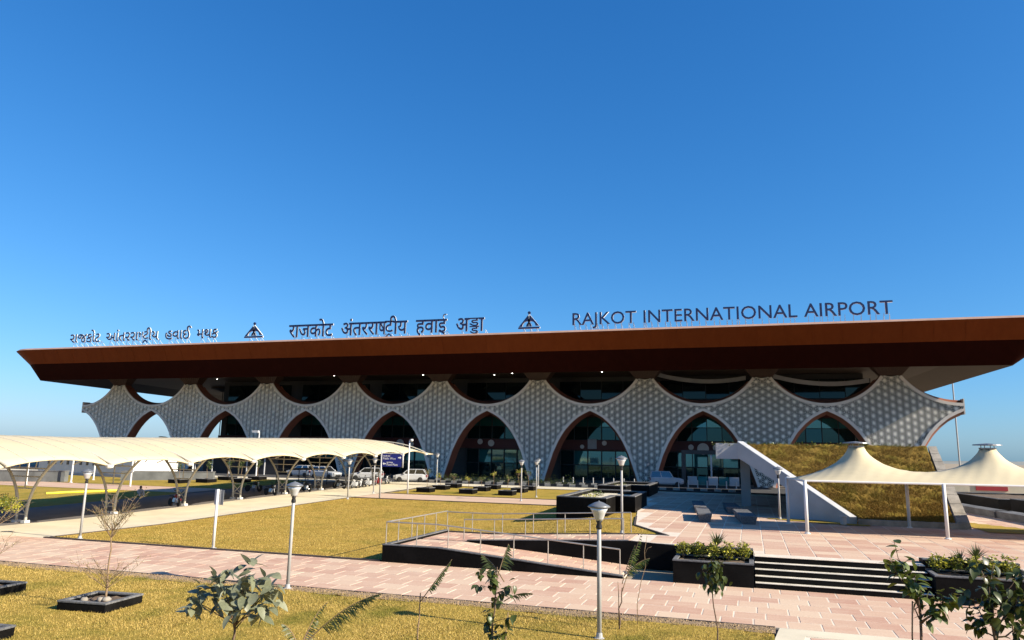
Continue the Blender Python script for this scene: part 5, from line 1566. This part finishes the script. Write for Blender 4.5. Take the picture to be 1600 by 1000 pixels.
# 5: two thin leggy saplings by the centre lamp
sc_ = empty('sapling', (-3.61, 21.2, 0.02), 0, 'leggy sapling with thin arching green shoots right of the centre lamp post', 'sapling')
stem(sc_, wiggle((0,0,-0.05),(0.1,0,1.1),6,0.02), 0.022, 0.016, name='trunk')
frond(sc_, (0.1,0,1.0), (0.66,0.1,2.6), 0.05, 16, 0.22, 'leaf_mid')
frond(sc_, (0.1,0,1.2), (0.45,0.1,2.2), 0.1, 14, 0.3, 'leaf_mid')
frond(sc_, (0.15,0,1.4), (0.85,0.15,1.85), 0.12, 16, 0.26, 'leaf_mid')
stem(sc_, [(0.0,0,0.1),(0.0,0,1.0),(-0.02,0,1.25)], 0.014, 0.008, 'twig', 'stake')
sd_ = empty('sapling', (-3.2, 21.9, 0.02), 0, 'bare whip-thin bent sapling just right of the leggy one', 'sapling')
stem(sd_, [(0,0,-0.05),(0.0,0,0.6),(0.12,0,1.2),(0.25,0,1.6),(0.22,0,2.0),(0.30,0.02,2.45)], 0.012, 0.006, 'twig', 'stem')
stem(sd_, [(0.22,0,1.9),(0.3,0.05,2.1),(0.42,0.05,2.15)], 0.006, 0.003, 'twig', 'branch')
# 6: sapling with a narrow dark leafy head before the left flower planter
se = empty('sapling', (-0.8, 18.0, 0.02), 0, 'slender sapling with a narrow dark leafy head before the left flower planter', 'sapling')
stem(se, wiggle((0.02,0,-0.05),(-0.12,0,1.85),8,0.015), 0.022, 0.012, name='trunk')
stem(se, wiggle((-0.12,0,1.85),(-0.14,0,2.4),4,0.02), 0.012, 0.005)
for k in range(130):
    t = rng.random(); wd_ = 0.05+0.16*math.sin(math.pi*min(1,0.15+0.8*(1-t)))
    place_leaf(se, 'small_dark', (-0.10+rng.gauss(0.02,wd_*0.6), rng.gauss(0,wd_*0.6), 1.72+0.72*t), rng.uniform(0,6.28), rng.uniform(-1.3,-0.2), rng.uniform(0.9,1.4))
# 7: two big leafy young trees at the right
def leafy(loc, label, tips, trunk_top, key, nper, s0, s1, stake=None):
    o = empty('shrub', loc, 0, label, 'plant', 'young trees on the near lawn')
    stem(o, wiggle((0,0,-0.05), trunk_top, 8, 0.02), 0.034, 0.02, name='trunk')
    for (z0, tip) in tips:
        p0 = Vector(trunk_top)*(z0/trunk_top[2]); p1 = Vector(tip)
        pts = wiggle(p0, p1, 4, 0.03); stem(o, pts, 0.014, 0.005)
        for k in range(nper):
            t = rng.uniform(0.35, 1.05); p = p0.lerp(p1, t)+Vector((rng.gauss(0,.07),rng.gauss(0,.07),rng.gauss(0,.07)))
            place_leaf(o, key, p, rng.uniform(0,6.28), rng.uniform(-1.1,0.5), rng.uniform(s0,s1))
    if stake: stem(o, wiggle((stake[0],stake[1],-0.05), stake[2:], 4, 0.01), 0.018, 0.012, 'twig', 'stake')
    return o
leafy((2.68, 15.0, 0.02), 'young tree with glossy green oval leaves, second from the right edge', [(2.2,(-0.28,0,3.28)),(2.2,(-0.36,0.1,3.0)),(2.2,(-0.12,0.1,2.9)),(2.1,(0.0,-0.1,2.75)),(2.0,(0.1,0.1,2.5)),(1.95,(0.72,0.1,2.42)),(1.95,(0.55,-0.1,2.5)),(1.9,(0.42,0,2.25))], (0.04,0,2.4), 'oval', 17, 0.75, 1.2, (-0.14,0,-0.06,0,2.3))
leafy((3.5, 13.5, 0.02), 'dark-leaved young tree cut by the right edge', [(2.3,(-0.2,0,3.2)),(2.3,(0.05,0.1,3.15)),(2.3,(0.35,0,3.05)),(2.2,(0.45,0.1,2.8)),(2.2,(-0.35,0,2.6)),(2.1,(-0.3,0.1,2.35)),(2.2,(0.2,-0.1,2.75)),(2.1,(0.4,0,2.35)),(2.2,(-0.1,-0.15,2.85)),(2.2,(0.6,0,2.95))], (-0.04,0,2.6), 'big_dark', 20, 0.7, 1.15, (0.25,0,0.2,0,2.3))
# bare twiggy trees
def twiggy(parent, base, top, tiers, spread, n, leafn, lmat='leaf_dry', seed=1, up_=0.75):
    r = random.Random(seed); base, top = Vector(base), Vector(top)
    m = MB(); lv = MB(); vals = []
    for (z, L) in tiers:
        p0 = base.lerp(top, z)
        for k in range(n):
            az = k*6.283/n+r.uniform(-0.3,0.3); p = p0.copy(); d = Vector((math.cos(az)*spread, math.sin(az)*spread, up_)).normalized()
            Lk = L*r.uniform(0.7,1.1); q = p+d*Lk
            m.tube([p, p.lerp(q,0.5)+Vector((r.gauss(0,.03),r.gauss(0,.03),-0.03)), q], 0.011, 4, 0.004)
            for j in range(9):
                t = r.uniform(0.25,1.0); a = p.lerp(q, t); d2 = (d+Vector((r.gauss(0,.6),r.gauss(0,.6),r.gauss(0.1,.4)))).normalized(); b = a+d2*Lk*r.uniform(0.15,0.38)
                m.tube([a, b], 0.0055, 3, 0.0025)
                for i in range(leafn):
                    c = a.lerp(b, r.uniform(0.2,1.05)); s = r.uniform(0.015,0.032); e = Vector((r.gauss(0,1),r.gauss(0,1),r.gauss(0,1))).normalized(); g = e.cross(Vector((0.3,0.2,1))).normalized()
                    lv.add([c, c+e*s+g*s*0.5, c+e*s*2, c+e*s-g*s*0.5], [(0,1,2,3)]); vals.append(r.random())
    m.build('branches', MAT['twig'], parent, fix=False)
    if lv.f:
        me = lv.mesh('leaves', MAT[lmat], fix=False); set_rnd(me, vals); tag(link('leaves', me, parent), kind='stuff')
plA = planter_box('square_planter', -19.35, -17.75, 17.3, 18.85, 0.0, 0.30, 0.13, 'low black granite planter holding the twiggy tree on the near lawn', group='low planters on the near lawn', rz=R(6))
tr = empty('twiggy_tree', (-18.3, 18.0, 0.2), 0, 'nearly bare twiggy tree with two tiers of branches in the low planter', 'tree')
stem(tr, wiggle((0,0,-0.05),(-0.05,0,2.0),8,0.015), 0.035, 0.016, 'twig', 'trunk')
twiggy(tr, (0,0,0), (-0.05,0,2.0), [(0.18,1.35),(0.26,1.1)], 0.95, 7, 1, seed=4, up_=0.75)
twiggy(tr, (0,0,0), (-0.05,0,2.0), [(0.90,1.05),(1.0,1.2)], 0.62, 8, 5, 'leaf_dry', seed=5, up_=0.9)
for dx, s in ((0.25,1.0),(-0.3,0.8),(0.1,0.7)):
    m = MB(); m.smooth = True; m.lathe((0,0,0), [(0,-0.05),(0.12*s,0),(0.14*s,0.06),(0.08*s,0.12),(0,0.13*s)], 8)
    tag(m.build('stone', MAT['stone_edge'], None, (-18.55+dx, 17.9+dx*0.5, 0.2)), {0.25:'rounded stone at the foot of the twiggy tree, right side',-0.3:'rounded stone in the low planter, left side',0.1:'smallest stone in the low planter beside the trunk'}[dx], 'stone', 'stones in the low planter')
planter_box('square_planter', -24.3, -22.62, 17.6, 18.95, 0.0, 0.30, 0.13, 'low black granite planter cut by the left edge, upper one', group='low planters on the near lawn', rz=R(6))
planter_box('square_planter', -19.2, -17.5, 13.0, 14.5, 0.0, 0.30, 0.13, 'low black granite planter in the bottom left corner', group='low planters on the near lawn', rz=R(6))
tr2 = empty('twiggy_tree', (-23.6, 18.3, 0.2), 0, 'bare twiggy tree mostly outside the left edge', 'tree')
stem(tr2, wiggle((0,0,-0.05),(0.0,0,1.9),6,0.015), 0.03, 0.015, 'twig', 'trunk')
twiggy(tr2, (0,0,0), (0,0,1.9), [(0.4,1.2),(0.95,1.2)], 0.95, 6, 2, seed=9)

# leaf-cloud helper for small bushes
def bush(parent, name, c, rx, ry, rz, n, s, mat, seed=1, flat=0.4):
    r = np.random.default_rng(seed)
    u = r.normal(size=(n,3)); u /= np.linalg.norm(u,axis=1)[:,None]
    rad = r.uniform(0.45,1.0,n)**0.5
    lump = 0.75+0.25*np.sin(u[:,0]*5+seed)*np.cos(u[:,1]*4+seed*2)+0.2*np.sin(u[:,2]*7+seed)
    cpt = np.array(c)+u*rad[:,None]*lump[:,None]*np.array([rx,ry,rz])
    e = r.normal(size=(n,3)); e[:,2] = e[:,2]*flat+0.25; e /= np.linalg.norm(e,axis=1)[:,None]
    g = np.cross(e, r.normal(size=(n,3))); g /= np.linalg.norm(g,axis=1)[:,None]
    ss = (s*r.uniform(0.6,1.3,n))[:,None]
    V = np.stack([cpt, cpt+e*ss+g*ss*0.45, cpt+e*ss*2, cpt+e*ss-g*ss*0.45],1).reshape(-1,3)
    me = bpy.data.meshes.new(name); me.from_pydata(V.tolist(), [], [(4*i,4*i+1,4*i+2,4*i+3) for i in range(n)])
    me.materials.append(MAT[mat]); set_rnd(me, r.random(n)); me.update()
    return link(name, me, parent)
def spiky(parent, c, n, L, mat, seed=1, w=0.02):
    r = random.Random(seed); m = MB(); vals = []
    for k in range(n):
        az = r.uniform(0,6.28); el = r.uniform(0.5,1.45); d = Vector((math.cos(az)*math.cos(el), math.sin(az)*math.cos(el), math.sin(el)))
        l = L*r.uniform(0.7,1.1); p = Vector(c); mid = p+d*l*0.55; e = p+d*l+Vector((d.x*0.1,d.y*0.1,-0.08*l*(1.5-el)))
        s = d.cross(Vector((0,0,1))).normalized()*w
        m.add([p-s*0.6, p+s*0.6, mid+s, mid-s, e], [(0,1,2,3),(3,2,4)]); vals += [r.random()]*2
    me = m.mesh('blades', MAT[mat], fix=False); set_rnd(me, vals); return link('blades', me, parent)
# planting in the two flower planters
for (x, lb, sd2) in ((-1.5, 'left', 11), (7.45, 'right', 23)):
    for q in range(5):
        xx = x-1.15+0.57*q
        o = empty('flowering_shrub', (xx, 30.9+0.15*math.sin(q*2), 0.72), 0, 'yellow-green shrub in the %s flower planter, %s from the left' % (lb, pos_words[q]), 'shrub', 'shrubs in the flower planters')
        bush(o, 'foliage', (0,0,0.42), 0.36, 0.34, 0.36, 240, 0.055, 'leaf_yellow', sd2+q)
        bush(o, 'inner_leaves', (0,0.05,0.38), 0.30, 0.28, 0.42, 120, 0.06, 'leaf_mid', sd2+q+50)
        m = MB()
        for k in range(4): m.bar((0,0,-0.05),(rng.uniform(-.2,.2),rng.uniform(-.2,.2),0.5),0.008,4)
        m.build('stems', MAT['twig'], o)
    o = empty('spiky_plant', (x+(0.1 if lb == 'left' else 0.15), 31.2, 0.75), 0, 'spiky dracaena rising from the %s flower planter' % lb, 'plant', 'spiky plants in the flower planters')
    stem(o, [(0,0,0),(0.02,0,0.5)], 0.03, 0.025, 'bark', 'trunk')
    spiky(o, (0.02,0,0.5), 60, 0.62, 'palm', sd2, 0.022)
    if lb == 'right': spiky(o, (-0.5,0,0.35), 30, 0.6, 'palm', sd2+1, 0.02)
# shrubs in the stepped planters
for (x, y, z, lb, g) in ((-10.3,49.6,1.78,'low leafy patch in the nearer stepped planter','leaf_yellow'),(-10.8,54.5,1.78,'low shrub farther back in the nearer stepped planter','leaf_mid'),(-11.6,71.0,1.78,'low shrub in the rear stepped planter','leaf_mid')):
    o = empty('low_shrub', (x, y, z), 0, lb, 'shrub', 'plants in the stepped planters')
    bush(o, 'foliage', (0,0,0.12), 0.8, 0.5, 0.22, 260, 0.05, g, int(x*7)%50)
    m = MB()
    for k in range(5): m.bar((0,0,-0.1),(rng.uniform(-.5,.5),rng.uniform(-.3,.3),0.2),0.01,4)
    m.build('stems', MAT['twig'], o)
# nine square planters with saplings on the rear lawn
rows = ['front', 'middle', 'back']; colsn = ['left', 'centre', 'right']
for i, x in enumerate((-31.4, -26.8, -22.7)):
    for j, y in enumerate((69.6, 73.6, 77.0)):
        planter_box('square_planter', x-0.72, x+0.72, y-0.72, y+0.72, zl(y)+0.0, 0.46, 0.1, 'square black planter on the rear lawn, %s column, %s row' % (colsn[i], rows[j]), group='square planters on the rear lawn')
        o = empty('sapling', (x+rng.uniform(-.1,.1), y, zl(y)+0.36), rng.uniform(0,6), 'leafy sapling in the rear-lawn planter, %s column, %s row' % (colsn[i], rows[j]), 'sapling', 'saplings on the rear lawn')
        h = rng.uniform(0.9,1.7); stem(o, wiggle((0,0,-0.05),(0.08,0,h),4,0.04), 0.025, 0.012, 'twig', 'trunk')
        m = MB()
        for k in range(6): az = rng.uniform(0,6.28); m.bar((0.05,0,h*rng.uniform(0.5,1)),(0.05+0.4*math.cos(az),0.4*math.sin(az),h*rng.uniform(0.9,1.25)),0.012,4,0.006)
        m.build('branches', MAT['twig'], o)
        for k in range(3): bush(o, 'foliage', (rng.uniform(-.35,.35),rng.uniform(-.35,.35),h*rng.uniform(0.9,1.15)), 0.28,0.28,0.2, 40, 0.06, 'leaf_yellow' if (i+j) % 2 else 'leaf_mid', i*7+j*3+k)
# planters under the canopy, left
for k, (x, y) in enumerate(((-61.6,69.0),(-59.8,71.3),(-60.8,76.2),(-56.8,73.6),(-58.0,78.2))):
    planter_box('square_planter', x-0.8, x+0.8, y-0.8, y+0.8, zl(y), 0.46, 0.1, 'square black planter beyond the canopy, %s from the left' % pos_words[k], group='square planters beyond the canopy')
    o = empty('sapling', (x, y, zl(y)+0.36), 0, 'small sapling in the planter beyond the canopy, %s from the left' % pos_words[k], 'sapling', 'saplings beyond the canopy')
    stem(o, wiggle((0,0,-0.05),(0,0,1.5),4,0.03), 0.03, 0.015, 'twig', 'trunk')
    for q in range(3): bush(o, 'foliage', (rng.uniform(-.3,.3),rng.uniform(-.3,.3),1.3+0.3*q), 0.4,0.4,0.25, 60, 0.07, 'leaf_mid', 80+k*5+q)
# leafy tree at the left edge in front of the canopy
o = empty('leafy_tree', (-39.6, 30.6, 0), 0, 'small leafy tree with yellow-green foliage at the left edge before the canopy', 'tree')
stem(o, wiggle((0,0,-0.05),(0,0,1.2),4,0.02), 0.05, 0.03, 'bark', 'trunk')
m = MB()
for k in range(9): az = k*0.7; m.bar((0,0,0.7+0.05*k),(0.9*math.cos(az),0.9*math.sin(az),1.2+0.5*rng.random()),0.018,5,0.008)
m.build('limbs', MAT['bark'], o)
for k in range(9):
    az = k*0.7; bush(o, 'crown', (0.85*math.cos(az),0.85*math.sin(az),1.25+0.4*rng.random()), 0.6,0.6,0.38, 230, 0.06, 'leaf_yellow' if k % 3 else 'leaf_mid', 200+k)
# low hedges beside the road, palm tops behind the canopy
hd = bush(None, 'hedge', (0,0,0), 1,1,1, 10, 0.05, 'leaf_mid', 3); bpy.data.objects.remove(hd)
def hedge(x0, x1, y, z, h, n, lb, seed):
    r = np.random.default_rng(seed); m = MB(); vals = []
    for i in range(n):
        c = Vector((r.uniform(x0,x1), y+r.normal()*0.25, z+abs(r.normal())*h*0.5)); s = r.uniform(0.04,0.1)
        e = Vector(r.normal(size=3)).normalized(); g = e.cross(Vector((0.2,0.3,1))).normalized()
        m.add([c, c+e*s+g*s*0.5, c+e*s*2, c+e*s-g*s*0.5], [(0,1,2,3)]); vals.append(r.random())
    me = m.mesh('hedge', MAT['leaf_mid'], fix=False); set_rnd(me, vals)
    tag(link('hedge', me), lb, 'hedge', kind='stuff')
hedge(-37.0, -20.0, 87.2, 1.0, 0.9, 2600, 'low mixed hedge along the road below the lattice arches', 31)
hedge(-2.5, 10.0, 53.85, 5.55, 0.18, 900, 'tufts of grass on the top edge of the grassy pavilion', 33)
for k, (x, y, h, lb) in enumerate(((-93,104,5.6,'feathery palm top showing above the canopy, right of the pair'),(-97,106,5.3,'feathery palm top showing above the canopy, left of the pair'))):
    o = empty('palm', (x, y, 1.0), 0, lb, 'palm', 'palms behind the canopy')
    stem(o, [(0,0,0),(0.1,0,h-0.8)], 0.16, 0.11, 'bark', 'trunk')
    for q in range(16):
        az = q*6.283/16+rng.uniform(-.2,.2); frond(o, (0.1,0,h-0.8), (0.1+2.3*math.cos(az),2.3*math.sin(az),h-0.9+rng.uniform(-.2,.8)), 0.5, 20, 0.55, 'leaf_mid', 0.05)

# ------------------------------------------------------------------ pebbles on the soil verge (uncountable)
m = MB(); vals = []
for k in range(3600):
    x = rng.uniform(-30, 0.5); y = 22.45+0.7*rng.random()**0.8; r_ = rng.uniform(0.012,0.045)
    n0 = len(m.f); h_ = r_*rng.uniform(0.5,1.0)
    m.add([(x+r_*math.cos(a+rng.uniform(-.3,.3)), y+r_*math.sin(a), 0.01) for a in (0,1.57,3.14,4.71)]+[(x+rng.uniform(-.3,.3)*r_, y+rng.uniform(-.3,.3)*r_, 0.02+h_)], [(0,1,4),(1,2,4),(2,3,4),(3,0,4)])
    vals += [rng.random()]*4
me = m.mesh('pebbles', MAT['soil_edge'], fix=False)
tag(link('pebbles', me), 'scattered pebbles and clods along the edge of the near path', 'pebbles', kind='stuff')

# ------------------------------------------------------------------ grass blades (uncountable)
def blades(name, parent, pts, nrm, hmin, hmax, w, mat, label, lean=0.5):
    n = len(pts); r = nrng
    d = r.normal(size=(n,3))*lean; d[:,2] = 0; d = d+nrm; d /= np.linalg.norm(d,axis=1)[:,None]
    az = r.uniform(0,2*np.pi,n); s = np.stack([np.cos(az),np.sin(az),np.zeros(n)],1)*w
    h = r.uniform(hmin,hmax,n)[:,None]
    V = np.stack([pts-s*0.5, pts+s*0.5, pts+d*h],1).reshape(-1,3)
    me = bpy.data.meshes.new(name); me.vertices.add(3*n); me.vertices.foreach_set('co', V.ravel().astype(np.float32))
    me.loops.add(3*n); me.loops.foreach_set('vertex_index', np.arange(3*n, dtype=np.int32))
    me.polygons.add(n); me.polygons.foreach_set('loop_start', np.arange(0,3*n,3,dtype=np.int32))
    me.update(calc_edges=True)
    me.materials.append(MAT[mat]); set_rnd(me, r.random(n))
    o = link(name, me, parent)
    if parent is None: tag(o, label, 'grass', kind='stuff')
    else: tag(o, kind='stuff')
    return o
n = 230000
x = nrng.uniform(-30, 0.4, n); y = 9+13.6*nrng.random(n)**0.85
blades('grass', None, np.stack([x,y,np.full(n,0.01)],1), np.array([0,0,1.0]), 0.03, 0.10, 0.016, 'blade', 'short dry golden grass on the near lawn', 0.8)
n = 130000
x = nrng.uniform(-34.4, -5.0, n); y = 29.85+30.0*nrng.random(n)**1.3
k = [(a < plaza_edge(b)-0.1) and not (a > -15.4 and b < 36.8) and not (-12.6 < a and b > 47 and b < 59) for a, b in zip(x, y)]
x, y = x[k], y[k]
z = np.array([lawn_z(a, b) for a, b in zip(x, y)])-0.01
blades('grass', None, np.stack([x,y,z],1), np.array([0,0,1.0]), 0.03, 0.085, 0.022, 'blade', 'short dry golden grass on the main lawn', 0.8)
n = 110000
y = YA+(YT-YA)*nrng.random(n); x = np.array([xleft(b)+0.25+(XRr-0.35-xleft(b)-0.25)*t for b, t in zip(y, nrng.random(n))])
z = np.array([sz_(b)+0.05 for b in y])
blades('turf', bm_, np.stack([x-5,y-48,z-P],1), np.array([0.05,-0.35,0.75]), 0.05, 0.15, 0.022, 'berm_blade', '', 0.45)
